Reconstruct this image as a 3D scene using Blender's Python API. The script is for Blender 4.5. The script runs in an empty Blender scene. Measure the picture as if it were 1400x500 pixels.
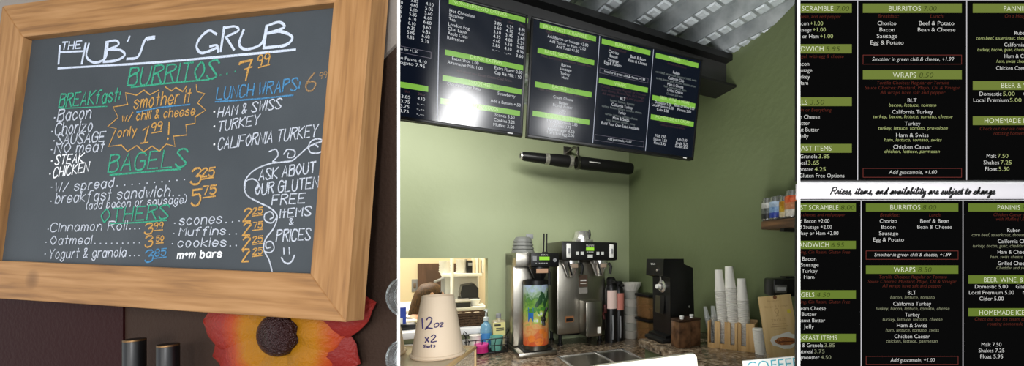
import bpy, bmesh, math, random
from mathutils import Vector, Matrix, Euler
random.seed(7)
PI = math.pi
S = bpy.context.scene
COL = S.collection
F, CX, CY, EYE = 500.0, 818.0, 353.0, 1.55
YAW = math.atan2(0.4255, 0.905)
CU, SU = math.cos(YAW), math.sin(YAW)

# ------------------------------------------------------------------ coordinates
def ray(px, py): return Vector(((px - CX) / F, 1.0, (CY - py) / F))
def at(px, py, d): r = ray(px, py) * d; return Vector((r.x, r.y, r.z + EYE))
def room(u, v, z): return Vector((u * CU - v * SU, u * SU + v * CU, z))
def uv_of(p): return Vector((p.x * CU + p.y * SU, -p.x * SU + p.y * CU, p.z))
def at_v(px, py, v):
    r = ray(px, py); k = v / (-r.x * SU + r.y * CU); return Vector(((r.x * CU + r.y * SU) * k, v, EYE + r.z * k))
def at_u(px, py, u):
    r = ray(px, py); k = u / (r.x * CU + r.y * SU); return Vector((u, (-r.x * SU + r.y * CU) * k, EYE + r.z * k))
def at_z(px, py, z):
    r = ray(px, py); k = (z - EYE) / r.z; return Vector(((r.x * CU + r.y * SU) * k, (-r.x * SU + r.y * CU) * k, z))

# ------------------------------------------------------------------ materials
def lin(c): return tuple(((x / 255) / 12.92 if x / 255 <= .04045 else ((x / 255 + .055) / 1.055) ** 2.4) for x in c) + (1,)
MATS = {}
def mat(name, rgb, rough=.5, metal=0, var=0, scale=8, bump=0, bscale=60, emit=0, trans=0, alpha=1, stretch=None, rgb2=None, coat=0, ior=1.45, spec=.5):
    if name in MATS: return MATS[name]
    m = bpy.data.materials.new(name); m.use_nodes = True
    nt = m.node_tree; b = nt.nodes['Principled BSDF']
    b.inputs['Base Color'].default_value = lin(rgb); b.inputs['Roughness'].default_value = rough
    b.inputs['Metallic'].default_value = metal; b.inputs['IOR'].default_value = ior
    b.inputs['Specular IOR Level'].default_value = spec
    if trans: b.inputs['Transmission Weight'].default_value = trans
    if alpha < 1: b.inputs['Alpha'].default_value = alpha
    if coat: b.inputs['Coat Weight'].default_value = coat; b.inputs['Coat Roughness'].default_value = .08
    if emit:
        b.inputs['Emission Color'].default_value = lin(rgb); b.inputs['Emission Strength'].default_value = emit
    tc = nt.nodes.new('ShaderNodeTexCoord'); mp = nt.nodes.new('ShaderNodeMapping')
    nt.links.new(tc.outputs['Object'], mp.inputs['Vector'])
    if stretch: mp.inputs['Scale'].default_value = stretch
    if var or rgb2:
        n = nt.nodes.new('ShaderNodeTexNoise'); n.inputs['Scale'].default_value = scale; n.inputs['Detail'].default_value = 5
        nt.links.new(mp.outputs['Vector'], n.inputs['Vector'])
        cr = nt.nodes.new('ShaderNodeValToRGB'); cr.color_ramp.elements[0].position = .32; cr.color_ramp.elements[1].position = .68
        c1 = lin(rgb)
        c2 = lin(rgb2) if rgb2 else tuple(min(1, x * (1 + var)) for x in c1[:3]) + (1,)
        if not rgb2: c1 = tuple(x * (1 - var) for x in c1[:3]) + (1,)
        cr.color_ramp.elements[0].color = c1; cr.color_ramp.elements[1].color = c2
        nt.links.new(n.outputs['Fac'], cr.inputs['Fac']); nt.links.new(cr.outputs['Color'], b.inputs['Base Color'])
    if bump:
        n = nt.nodes.new('ShaderNodeTexNoise'); n.inputs['Scale'].default_value = bscale; n.inputs['Detail'].default_value = 3
        nt.links.new(mp.outputs['Vector'], n.inputs['Vector'])
        bp = nt.nodes.new('ShaderNodeBump'); bp.inputs['Strength'].default_value = bump; bp.inputs['Distance'].default_value = .01
        nt.links.new(n.outputs['Fac'], bp.inputs['Height']); nt.links.new(bp.outputs['Normal'], b.inputs['Normal'])
    MATS[name] = m
    return m

def screen_mat(name, rgb, k=1.0, rough=.12, base=None, spec=.5):
    if spec < .2: base, spec, rough = (0, 0, 0), .0, .9
    """a lit pixel of a display: emits its colour, with the sheen of the glass"""
    if name in MATS: return MATS[name]
    m = mat(name, base or (4, 4, 5), rough, spec=spec)
    b = m.node_tree.nodes['Principled BSDF']
    b.inputs['Emission Color'].default_value = lin(rgb); b.inputs['Emission Strength'].default_value = k
    return m

def granite_mat():
    m = mat('granite', (120, 105, 95), .25, coat=.1)
    nt = m.node_tree; b = nt.nodes['Principled BSDF']
    tc = nt.nodes.new('ShaderNodeTexCoord')
    def ramp(src, stops):
        cr = nt.nodes.new('ShaderNodeValToRGB'); e = cr.color_ramp.elements
        e[0].position, e[0].color = stops[0][0], lin(stops[0][1]); e[1].position, e[1].color = stops[-1][0], lin(stops[-1][1])
        for p, c in stops[1:-1]: x = e.new(p); x.color = lin(c)
        nt.links.new(src, cr.inputs['Fac']); return cr
    n1 = nt.nodes.new('ShaderNodeTexNoise'); n1.inputs['Scale'].default_value = 38; n1.inputs['Detail'].default_value = 6; n1.inputs['Roughness'].default_value = .7
    nt.links.new(tc.outputs['Object'], n1.inputs['Vector'])
    r1 = ramp(n1.outputs['Fac'], [(.36, (44, 40, 36)), (.45, (128, 112, 94)), (.55, (176, 160, 140)), (.68, (226, 216, 202))])
    n2 = nt.nodes.new('ShaderNodeTexNoise'); n2.inputs['Scale'].default_value = 9; n2.inputs['Detail'].default_value = 4
    nt.links.new(tc.outputs['Object'], n2.inputs['Vector'])
    r2 = ramp(n2.outputs['Fac'], [(.35, (128, 120, 112)), (.65, (232, 222, 208))])
    mx = nt.nodes.new('ShaderNodeMix'); mx.data_type = 'RGBA'; mx.blend_type = 'MULTIPLY'; mx.inputs[0].default_value = .75
    nt.links.new(r1.outputs['Color'], mx.inputs[6]); nt.links.new(r2.outputs['Color'], mx.inputs[7])
    nt.links.new(mx.outputs[2], b.inputs['Base Color'])
    return m

def wood_mat(name, a, b_, c, scale=(3, 30, 30), knots=True, rough=.65):
    m = mat(name, a, rough)
    nt = m.node_tree; b = nt.nodes['Principled BSDF']
    tc = nt.nodes.new('ShaderNodeTexCoord'); mp = nt.nodes.new('ShaderNodeMapping'); mp.inputs['Scale'].default_value = scale
    nt.links.new(tc.outputs['Object'], mp.inputs['Vector'])
    n1 = nt.nodes.new('ShaderNodeTexNoise'); n1.inputs['Scale'].default_value = 2.2; n1.inputs['Detail'].default_value = 8; n1.inputs['Distortion'].default_value = .35
    nt.links.new(mp.outputs['Vector'], n1.inputs['Vector'])
    cr = nt.nodes.new('ShaderNodeValToRGB'); e = cr.color_ramp.elements
    e[0].position, e[0].color = .3, lin(c); e[1].position, e[1].color = .66, lin(a)
    x = e.new(.48); x.color = lin(b_)
    nt.links.new(n1.outputs['Fac'], cr.inputs['Fac'])
    out = cr.outputs['Color']
    if knots:
        v = nt.nodes.new('ShaderNodeTexVoronoi'); v.inputs['Scale'].default_value = 5.2
        nt.links.new(tc.outputs['Object'], v.inputs['Vector'])
        k = nt.nodes.new('ShaderNodeValToRGB'); k.color_ramp.elements[0].position = .045; k.color_ramp.elements[0].color = lin((92, 62, 44)); k.color_ramp.elements[1].position = .16; k.color_ramp.elements[1].color = (1, 1, 1, 1)
        nt.links.new(v.outputs['Distance'], k.inputs['Fac'])
        mx = nt.nodes.new('ShaderNodeMix'); mx.data_type = 'RGBA'; mx.blend_type = 'MULTIPLY'; mx.inputs[0].default_value = .85
        nt.links.new(out, mx.inputs[6]); nt.links.new(k.outputs['Color'], mx.inputs[7]); out = mx.outputs[2]
    nt.links.new(out, b.inputs['Base Color'])
    return m

# ------------------------------------------------------------------ mesh builder
class MB:
    def __init__(self): self.bm = bmesh.new(); self.M = Matrix.Identity(4)
    def add(self, vs, fs, M=None):
        T = self.M @ M if M is not None else self.M
        v = [self.bm.verts.new(T @ Vector(p)) for p in vs]
        for f in fs:
            try: self.bm.faces.new([v[i] for i in f])
            except ValueError: pass
        return self
    def join(self, tmp, M=None):
        tmp.verts.index_update()
        vs = [x.co.copy() for x in tmp.verts]; fs = [[x.index for x in f.verts] for f in tmp.faces]; tmp.free()
        return self.add(vs, fs, M)
    def box(self, c, s, r=0, M=None, seg=2, taper=None):
        t = bmesh.new(); bmesh.ops.create_cube(t, size=1)
        for v in t.verts:
            k = 1
            if taper and v.co.z > 0: k = taper
            v.co = Vector((v.co.x * s[0] * k, v.co.y * s[1] * k, v.co.z * s[2]))
        if r: bmesh.ops.bevel(t, geom=t.edges[:], offset=min(r, min(s) * .45), segments=seg, affect='EDGES', profile=.5)
        for v in t.verts: v.co += Vector(c)
        return self.join(t, M)
    def b2(self, lo, hi, r=0, M=None): # box from min and max corner
        return self.box([(a + b) / 2 for a, b in zip(lo, hi)], [abs(b - a) for a, b in zip(lo, hi)], r, M)
    def prism(self, pts, z0, z1, M=None): # polygon in xy extruded in z
        n = len(pts); vs = [(x, y, z0) for x, y in pts] + [(x, y, z1) for x, y in pts]
        fs = [list(range(n))[::-1], list(range(n, 2 * n))] + [[i, (i + 1) % n, n + (i + 1) % n, n + i] for i in range(n)]
        return self.add(vs, fs, M)
    def lathe(self, prof, c=(0, 0, 0), seg=24, M=None, wob=None, a0=0, a1=2 * PI):
        full = abs(a1 - a0 - 2 * PI) < 1e-6
        cols = seg if full else seg + 1
        vs, fs = [], []
        for r, z in prof:
            for i in range(cols):
                a = a0 + (a1 - a0) * i / seg; k = 1 + (wob(a, z) if wob else 0)
                vs.append((c[0] + r * k * math.cos(a), c[1] + r * k * math.sin(a), c[2] + z))
        for j in range(len(prof) - 1):
            for i in range(seg):
                i2 = (i + 1) % cols; fs.append([j * cols + i, j * cols + i2, (j + 1) * cols + i2, (j + 1) * cols + i])
        return self.add(vs, fs, M)
    def tube(self, pts, r, seg=8, caps=True, M=None):
        pts = [Vector(p) for p in pts]; n = len(pts); vs, fs = [], []
        t = (pts[1] - pts[0]).normalized(); up = Vector((0, 0, 1)) if abs(t.z) < .9 else Vector((1, 0, 0))
        nrm = t.cross(up).normalized()
        for i, p in enumerate(pts):
            t = (pts[min(i + 1, n - 1)] - pts[max(i - 1, 0)]).normalized()
            nrm = (nrm - t * nrm.dot(t)).normalized(); b = t.cross(nrm); rr = r[i] if isinstance(r, (list, tuple)) else r
            for k in range(seg):
                a = 2 * PI * k / seg; vs.append(p + (nrm * math.cos(a) + b * math.sin(a)) * rr)
        for i in range(n - 1):
            for k in range(seg): fs.append([i * seg + k, i * seg + (k + 1) % seg, (i + 1) * seg + (k + 1) % seg, (i + 1) * seg + k])
        if caps: fs += [list(range(seg))[::-1], [(n - 1) * seg + k for k in range(seg)]]
        return self.add(vs, fs, M)
    def cut(self, co, no):
        g = self.bm.verts[:] + self.bm.edges[:] + self.bm.faces[:]
        bmesh.ops.bisect_plane(self.bm, geom=g, plane_co=co, plane_no=no, clear_outer=True); return self
    def build(self, name, m, parent=None, smooth=40, label=None):
        bmesh.ops.recalc_face_normals(self.bm, faces=self.bm.faces[:])
        me = bpy.data.meshes.new(name); self.bm.to_mesh(me); self.bm.free()
        me.materials.append(m)
        if smooth:
            for p in me.polygons: p.use_smooth = True
            me.set_sharp_from_angle(angle=math.radians(smooth))
        o = bpy.data.objects.new(name, me); COL.objects.link(o)
        if parent: o.parent = parent
        if label: o['label'] = label
        return o

def tag(o, label, cat, group=None):
    o['label'] = label; o['category'] = cat
    if group: o['group'] = group
    return o
def thing(name, label, cat, loc, rz=0, group=None, rot=None):
    o = bpy.data.objects.new(name, None); COL.objects.link(o); o.empty_display_size = .05
    o.location = loc
    o.rotation_euler = rot if rot else (0, 0, rz)
    return tag(o, label, cat, group)
def rthing(name, label, cat, uvz, rz=0, group=None): return thing(name, label, cat, room(*uvz), YAW + rz, group)
def structure(o): o['kind'] = 'structure'; return o
def clone(o, loc, rz=None, label=None):
    r = o.copy(); COL.objects.link(r); r.location = loc
    if rz is not None: r.rotation_euler = (0, 0, rz)
    if label: r['label'] = label
    for ch in list(o.children):
        c = ch.copy(); COL.objects.link(c); c.parent = r
        for g in list(ch.children):
            d = g.copy(); COL.objects.link(d); d.parent = c
    return r

# ------------------------------------------------------------------ flat lettering
TXT = {}
def glyphs(s):
    if s in TXT: return TXT[s]
    cu = bpy.data.curves.new('t', 'FONT'); cu.body = s; cu.resolution_u = 3; cu.offset = -.011
    o = bpy.data.objects.new('t', cu); COL.objects.link(o)
    dg = bpy.context.evaluated_depsgraph_get(); dg.update()
    me = o.evaluated_get(dg).to_mesh()
    vs = [v.co.copy() for v in me.vertices]; fs = [list(p.vertices) for p in me.polygons]
    o.evaluated_get(dg).to_mesh_clear()
    bpy.data.objects.remove(o); bpy.data.curves.remove(cu)
    TXT[s] = (vs, fs); return TXT[s]
_h = [v.y for v in glyphs('H')[0]]; CAP = max(_h)
XS = .93
def text(mb, s, x, y, h, anchor='c', shear=0, xs=None, w=None, off=-.0006):
    """lettering in the local xz plane of a panel facing -y; h = cap height; w = forced width"""
    vs, fs = glyphs(s); k = h / CAP
    lo = min(v.x for v in vs); hi = max(v.x for v in vs)
    kx = k * (xs or XS)
    if w: kx = w / (hi - lo)
    W = (hi - lo) * kx
    x0 = x if anchor == 'l' else x - W / 2 if anchor == 'c' else x - W
    mb.add([(x0 + (v.x - lo) * kx + shear * v.y * k, off, y + v.y * k) for v in vs], fs)
    return x0, x0 + W

class Panel:
    def __init__(self, C, R): self.C, self.R, self.Ri = C, R, R.inverted(); self.n = R @ Vector((0, -1, 0))
    def loc(self, px, py, off=0):
        r = ray(px, py); o = Vector((0, 0, EYE)); c = self.C + self.n * off
        k = (c - o).dot(self.n) / r.dot(self.n); q = self.Ri @ (o + r * k - self.C)
        return q.x, q.z
    def euler(self): return self.R.to_euler()

# ------------------------------------------------------------------ one-line hand lettering
GL = {
'A':'00 26 40|12 32','B':'00 06|~06 36 45 34 03|~03 34 42 41 30 00','C':'~45 36 16 04 02 10 30 41','D':'00 06|~06 26 44 42 20 00',
'E':'46 06 00 40|03 33','F':'46 06 00|03 33','G':'~45 36 16 04 02 10 30 41 43|43 23','H':'00 06|40 46|03 43','I':'10 16','J':'~36 32 20 10 02',
'K':'00 06|46 03 40','L':'06 00 40','M':'00 06 23 46 40','N':'00 06 40 46','O':'~26 15 03 11 20 31 43 35 26','P':'00 06|~06 36 45 34 03',
'Q':'~26 15 03 11 20 31 43 35 26|31 40','R':'00 06|~06 36 45 34 03|23 40','S':'~45 36 16 05 14 32 41 30 10 01','T':'20 26|06 46','U':'~06 02 10 30 42 46',
'V':'06 20 46','W':'06 10 24 30 46','X':'00 46|06 40','Y':'06 23 46|23 20','Z':'06 46 00 40',
'a':'~33 24 14 02 10 20 32|34 30','b':'06 00|~02 14 24 32 20 10 01','c':'~33 24 14 02 10 20 31','d':'~33 24 14 02 10 20 32|36 30','e':'~02 32 33 24 14 02 10 20 31',
'f':'~36 26 15 10|04 24','g':'~33 24 14 02 10 20 32|~34 30 2b 1b 0a','h':'06 00|~02 14 24 33 30','i':'10 14|15 16','j':'~24 20 1b 0a|25 26','k':'06 00|34 02 30','l':'10 16',
'm':'00 04|~02 14 23 20|~22 34 43 40','n':'00 04|~02 14 24 33 30','o':'~14 02 10 20 32 24 14','p':'04 0b|~02 14 24 32 20 10 01','q':'~34 14 02 10 32|34 3b','r':'00 04|~02 14 24',
's':'~33 24 14 03 22 31 20 10 01','t':'10 16|04 24','u':'~04 01 10 20 32|34 30','v':'04 20 44','w':'04 10 23 30 44','x':'00 34|04 30','y':'04 21|34 1b','z':'04 34 00 30',
'0':'~26 15 03 11 20 31 43 35 26','1':'05 16 10','2':'~05 16 36 45 34 00|00 40','3':'05 16 36 45 23|~23 43 41 30 10 01','4':'36 02 42|30 36','5':'46 06 04|~04 34 42 30 10 01',
'6':'~36 14 02 10 30 42 33 13 02','7':'06 46 20','8':'~23 04 16 36 44 23 02 10 30 42 23','9':'~44 36 16 04 13 33 44|44 30',
'.':'10 11','·':'13 14',':':'11 12|13 14',"'":'16 15',',':'11 0a','!':'16 12|10 11','/':'00 36','&':'~40 15 26 35 11 20 42','+':'13 33|24 22','(':'~26 13 20','):':'','-':'03 33',
')':'~06 13 00','$':'~45 36 16 05 14 32 41 30 10 01'}
DIG = {'a': -1, 'b': -2}
def spline(p, n=4):
    if len(p) < 3: return p
    closed = (p[0] - p[-1]).length < 1e-6; out = []
    for i in range(len(p) - 1):
        a = p[i - 1] if i else (p[-2] if closed else p[0] * 2 - p[1]); b, c = p[i], p[i + 1]
        d = p[i + 2] if i + 2 < len(p) else (p[1] if closed else p[-1] * 2 - p[-2])
        for k in range(n):
            t = k / n
            out.append(.5 * ((2 * b) + (c - a) * t + (2 * a - 5 * b + 4 * c - d) * t * t + (3 * b - a - 3 * c + d) * t ** 3))
    out.append(p[-1]); return out
def pen_width(ch):
    xs = [int(t.strip('~')[0]) for st in GL[ch].split('|') for t in st.split() if t.strip('~')]
    return min(xs), max(xs)
STROKE_N = [0]
def ribbon(mb, pts, w, off):
    """flat chalk stroke of width w along 2-d points in the panel's xz plane"""
    STROKE_N[0] += 1; y = off - 1e-6 * (STROKE_N[0] % 200)
    pts = [p for i, p in enumerate(pts) if i == 0 or (p - pts[i - 1]).length > 1e-6]
    if len(pts) < 2: return
    vs, fs = [], []; n = len(pts)
    t0 = (pts[1] - pts[0]).normalized() * w * .35; t1 = (pts[-1] - pts[-2]).normalized() * w * .35
    for i, p in enumerate(pts):
        t = (pts[min(i + 1, n - 1)] - pts[max(i - 1, 0)])
        t = t.normalized() if t.length > 1e-9 else (pts[i] - pts[i - 1]).normalized()
        q = Vector((-t.y, t.x)) * w / 2 * random.uniform(.85, 1.12)
        e = -t0 if i == 0 else t1 if i == n - 1 else Vector((0, 0))
        vs += [(p.x + q.x + e.x, y, p.y + q.y + e.y), (p.x - q.x + e.x, y, p.y - q.y + e.y)]
    for i in range(n - 1): fs.append([2 * i, 2 * i + 1, 2 * i + 3, 2 * i + 2])
    mb.add(vs, fs)
def hand(mb, P, s, p0, p1, h, wpx, slant=.12, off=-.0006, jit=.12, dep=0):
    """hand lettering whose baseline runs from pixel p0 to p1 on panel P, cap height h pixels"""
    a = Vector(P.loc(*p0, dep)); b = Vector(P.loc(*p1, dep)); up = Vector(P.loc(p0[0], p0[1] - h, dep)) - a
    wpx *= 1.15; H = up.length; d = b - a; L = d.length; d = d / L; nrm = Vector((-d.y, d.x))
    adv = []; x = 0
    for ch in s:
        if ch == ' ': adv.append((x, 0)); x += 2.6; continue
        lo, hi = pen_width(ch); adv.append((x, lo)); x += (hi - lo) + 1.5
    k = L / (x - 1.5); w = wpx * H / h
    for ch, (x, lo) in zip(s, adv):
        if ch == ' ': continue
        jy = random.uniform(-jit, jit)
        for st in GL[ch].split('|'):
            sm = st.startswith('~'); pts = []
            for t in st.strip('~').split():
                gx = int(t[0]); gy = DIG.get(t[1]) if t[1] in DIG else int(t[1])
                X = (x + gx - lo + random.uniform(-.08, .08)) * k; Y = (gy + jy + random.uniform(-.08, .08)) * H / 6
                pts.append(a + d * (X + slant * Y) + nrm * Y)
            if sm: pts = spline(pts)
            ribbon(mb, pts, w, off)
def draw(mb, P, px, wpx, smooth=True, off=-.0006, ref=.0016, dep=0):
    pts = [Vector(P.loc(*p, dep)) for p in px]
    ribbon(mb, spline(pts, 5) if smooth and len(pts) > 2 else pts, wpx * ref, off)

# ------------------------------------------------------------------ camera
cam = bpy.data.objects.new('camera', bpy.data.cameras.new('camera')); COL.objects.link(cam)
cam.location = (0, 0, EYE); cam.rotation_euler = (PI / 2, 0, 0)
cam.data.sensor_width = 36; cam.data.lens = 36 * F / 1400
cam.data.shift_x = (700 - CX) / 1400; cam.data.shift_y = (CY - 250) / 1400
cam.data.clip_start = .01
S.camera = cam
S.view_settings.view_transform = 'Standard'; S.view_settings.look = 'None'; S.view_settings.gamma = 1
S.view_settings.use_curve_mapping = False; S.view_settings.exposure = 0

# ------------------------------------------------------------------ palette
WHITE = mat('white_paint', (250, 250, 250), .6, spec=.2)
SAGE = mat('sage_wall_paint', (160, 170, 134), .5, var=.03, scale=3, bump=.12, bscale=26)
SAGE_SHADED = mat('sage_paint_shade_in_colour', (106, 117, 82), .42, var=.03, scale=3, bump=.22, bscale=24)  # darker copy of the sage, with the right wall's shade put into it
BROWNW = mat('brown_wall_paint', (60, 45, 37), .7, bump=.25, bscale=120, spec=.15)
MAROON = mat('maroon_wall_paint', (46, 15, 15), .6, bump=.2, bscale=100, spec=.15)
GREYW = mat('grey_soffit_paint', (150, 142, 134), .7, bump=.15, bscale=90)
STEELBEAM = mat('dark_grey_steel_paint', (62, 62, 62), .45, var=.08, scale=5)
STEELBLACK = mat('black_steel_paint', (26, 26, 26), .5)
GALV = mat('galvanised_steel', (150, 158, 162), .36, metal=.5, rgb2=(190, 197, 200), scale=14)
GALVD = mat('galvanised_steel_dimpled', (204, 212, 218), .42, metal=.25, bump=.4, bscale=60)
STEEL = mat('brushed_stainless', (168, 164, 154), .3, metal=1, var=.06, scale=6, stretch=(40, 40, 1))
STEELD = mat('dark_stainless', (120, 118, 110), .34, metal=1, var=.06, scale=6, stretch=(40, 40, 1))
CHROME = mat('chrome', (228, 226, 222), .22, metal=.8)
BLACK = mat('black_plastic', (20, 20, 21), .35)
BLACKM = mat('matt_black_plastic', (14, 14, 14), .6)
GREYP = mat('grey_plastic', (140, 142, 144), .5)
WHITEP = mat('white_plastic', (238, 238, 234), .4)
PAPER = mat('white_paper', (240, 238, 230), .7)
CREAM = mat('cream_wall_paint', (240, 226, 190), .6)
GRANITE = granite_mat()
RECLAIMED = wood_mat('reclaimed_pine', (186, 140, 92), (168, 122, 74), (138, 98, 60), (2.0, 36, 36))
BAMBOO = wood_mat('bamboo', (214, 178, 124), (202, 164, 108), (186, 146, 92), (30, 30, 2.2), knots=False, rough=.5)
BAMBOOP = wood_mat('pale_bamboo_board', (226, 196, 142), (218, 186, 130), (206, 172, 116), (16, 16, 1.6), knots=False, rough=.5)
DARKWOOD = wood_mat('dark_stained_wood', (138, 102, 70), (104, 78, 56), (70, 54, 42), (20, 2, 20), knots=False)

# ------------------------------------------------------------------ the setting of the cafe
VB, UW, ZC = 2.5, 1.443, 2.62
RY = Matrix.Rotation(YAW, 4, 'Z')
def rmb():
    m = MB(); m.M = RY.copy(); return m
m = rmb(); m.b2((-3.2, -2.6, -.1), (UW + .1, 6.2, 0)); structure(m.build('floor', mat('grey_floor', (120, 112, 102), .5)))
OL, OR_, OB, OT = -.44, .368, 1.1, 1.55
m = rmb()
m.b2((-3.2, VB, 0), (OL, VB + .12, ZC + .12)); m.b2((OR_, VB, 0), (UW + .1, VB + .12, ZC + .12))
m.b2((OL, VB, 0), (OR_, VB + .12, OB)); m.b2((OL, VB, OT), (OR_, VB + .12, ZC + .12))
structure(m.build('wall_back', SAGE))
m = rmb(); m.b2((UW, .2, 0), (UW + .1, VB, ZC + .12)); structure(m.build('wall_right', SAGE_SHADED))
# pass-through sill
m = rmb(); m.b2((OL - .03, VB - .035, OB - .035), (OR_ + .012, VB + .16, OB + .005), .004); structure(m.build('trim_3', WHITE))

# steel roof deck: trapezoidal ribs running obliquely to the walls
m = MB(); md = MB()
ang = math.atan2(-(430 - CX), F); rd = Vector((-math.sin(ang), math.cos(ang), 0)); rp = Vector((math.cos(ang), math.sin(ang), 0))
pivot = room(.689, 1.45, ZC)
per = .18 * math.cos(ang - YAW)
def deckpt(a, l, z): return pivot + rp * a + rd * l + Vector((0, 0, z))
L0, L1 = -2.3, 1.25
prof = [(0, 0), (.34, 0), (.46, .05), (.8, .05), (1.0, 0)]
for k in range(-13, 8):
    a0 = (k - .16) * per
    for (x0, z0), (x1, z1) in zip(prof, prof[1:]):
        q = [deckpt(a0 + x0 * per, L0, z0), deckpt(a0 + x0 * per, L1, z0), deckpt(a0 + x1 * per, L1, z1), deckpt(a0 + x1 * per, L0, z1)]
        m.add(q, [[0, 1, 2, 3]])
    # small raised stiffener along the flat
    m.add([deckpt(a0 + .62 * per, L0, .05), deckpt(a0 + .62 * per, L1, .05), deckpt(a0 + .64 * per, L1, .042), deckpt(a0 + .64 * per, L0, .042), deckpt(a0 + .66 * per, L1, .05), deckpt(a0 + .66 * per, L0, .05)], [[0, 1, 2, 3], [3, 2, 4, 5]])
    # pressed dimples along the low flute
    l = L0 + .5
    while l < L1 and k > -7:
        md.add([deckpt(a0 + .03 * per, l, -.001), deckpt(a0 + .31 * per, l, -.001), deckpt(a0 + .31 * per, l + .047, -.001), deckpt(a0 + .03 * per, l + .047, -.001),
                deckpt(a0 + .06 * per, l + .008, -.007), deckpt(a0 + .28 * per, l + .008, -.007), deckpt(a0 + .28 * per, l + .04, -.007), deckpt(a0 + .06 * per, l + .04, -.007)],
               [[4, 5, 6, 7], [0, 1, 5, 4], [1, 2, 6, 5], [2, 3, 7, 6], [3, 0, 4, 7]])
        l += .06
ce = structure(m.build('ceiling', GALV, smooth=0))
structure(md.build('ceiling_dimples', GALVD, ce, smooth=0))
m = rmb(); m.b2((-3.2, -2.2, ZC + .09), (UW + .1, VB + .12, ZC + .14)); structure(m.build('ceiling_roof', STEELBLACK))

# I-beam carrying the screens
bv, bz0, bz1 = 1.47, 2.43, ZC - .008
m = rmb()
m.b2((-.85, bv, bz0 + .012), (UW, bv + .012, bz1 - .012))
bm_ = thing('steel_beam', 'dark grey steel I-beam spanning the room under the corrugated roof', 'beam', room(.3, bv, bz0))
w_ = m.build('web', STEELBEAM)
m = rmb(); m.b2((-.85, bv - .07, bz0), (UW, bv + .08, bz0 + .012)); l_ = m.build('bottom_flange', STEELBLACK)
m = rmb(); m.b2((-.85, bv - .045, bz1 - .03), (UW, bv + .08, bz1)); t_ = m.build('top_flange', STEELBLACK)
bpy.context.view_layer.update()
for o in (w_, l_, t_):
    o.parent = bm_; o.matrix_parent_inverse = bm_.matrix_world.inverted()

# counters
m = rmb()
m.b2((-.9, 1.75, .93), (UW, VB, .97), .006); structure(m.build('trim_4', GRANITE))
m = rmb(); m.b2((-.85, 1.8, 0), (UW, VB - .001, .93)); structure(m.build('trim_5', SAGE_SHADED))
m = rmb(); m.b2((1.0, .45, 1.09), (UW, 1.64, 1.13), .006); structure(m.build('trim_6', GRANITE))
m = rmb(); m.b2((1.03, .5, 0), (UW - .001, 1.62, 1.09)); structure(m.build('trim_7', SAGE_SHADED))
m = MB(); m.b2((-.62, .82, .93), (.42, 1.36, .97), .006); structure(m.build('trim_8', GRANITE))
m = MB(); m.b2((-.58, .86, 0), (.4, 1.32, .93)); structure(m.build('trim_9', SAGE_SHADED))
m = rmb(); m.b2((-.9, VB - .02, .97), (.62, VB, 1.03), .003); structure(m.build('trim_10', mat('pale_stone_upstand', (208, 204, 196), .3)))

# ------------------------------------------------------------------ left wall with the chalkboard
def Rm(rx, ry, rz):
    return Matrix.Rotation(rz, 3, 'Z') @ Matrix.Rotation(rx, 3, 'X') @ Matrix.Rotation(ry, 3, 'Y')
CB = Panel(Vector((-.96313, .8, EYE + .25109)), Rm(math.radians(-3.748), math.radians(1.62), math.radians(-10.004)))
BW, BH = .87176, .53842
wa = math.radians(-10.0); wd = Vector((math.cos(wa), math.sin(wa), 0)); wn = Vector((math.sin(wa), -math.cos(wa), 0))   # along, and toward the viewer
WO = Vector((CB.C.x, CB.C.y, 0)) - wn * .066
def on_left(px, py, off=0):
    r = ray(px, py); o = Vector((0, 0, EYE)); c = WO + wn * off
    k = (c - o).dot(wn) / r.dot(wn); return o + r * k
WL = Panel(WO.copy(), Matrix.Rotation(wa, 3, 'Z'))
e0 = on_left(543.4, 300); e1 = e0 * 1.06
far = WO - wd * 1.5
fb = far - wn * .05; eb = Vector((e1.x, e1.y, 0))
m = MB(); m.prism([(far.x, far.y), (e0.x, e0.y), (eb.x, eb.y), (fb.x, fb.y)], 0, ZC + .04); structure(m.build('wall_left', BROWNW))
def radial(px0, px1, d0, d1, z0, z1):
    a, b = ray(px0, 0), ray(px1, 0)
    return MB().prism([(a.x * d0, d0), (b.x * d0, d0), (b.x * d1, d1), (a.x * d1, d1)], z0, z1)
d = e0.y
structure(radial(543, 547, d - .012, d + .07, 0, ZC + .04).build('trim_1', WHITE))
# painted panels of the left wall
def wall_patch(pts, t, name, mt):
    m = MB(); m.M = Matrix.Translation(WO) @ Matrix.Rotation(wa, 4, 'Z') @ Matrix.Rotation(PI / 2, 4, 'X')
    q = []
    for p in pts:
        w = on_left(*p, t) - WO; q.append((w.dot(wd), w.z))
    m.prism(q, .0, t); return structure(m.build(name, mt))
wall_patch([(-200, -150), (542.6, -150), (542.6, 58), (505, 97), (300, 240), (-200, 240)], .006, 'trim_11', GREYW)
wall_patch([(-250, 330), (168, 330), (168, 1000), (-250, 1000)], .004, 'trim_12', MAROON)

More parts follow.
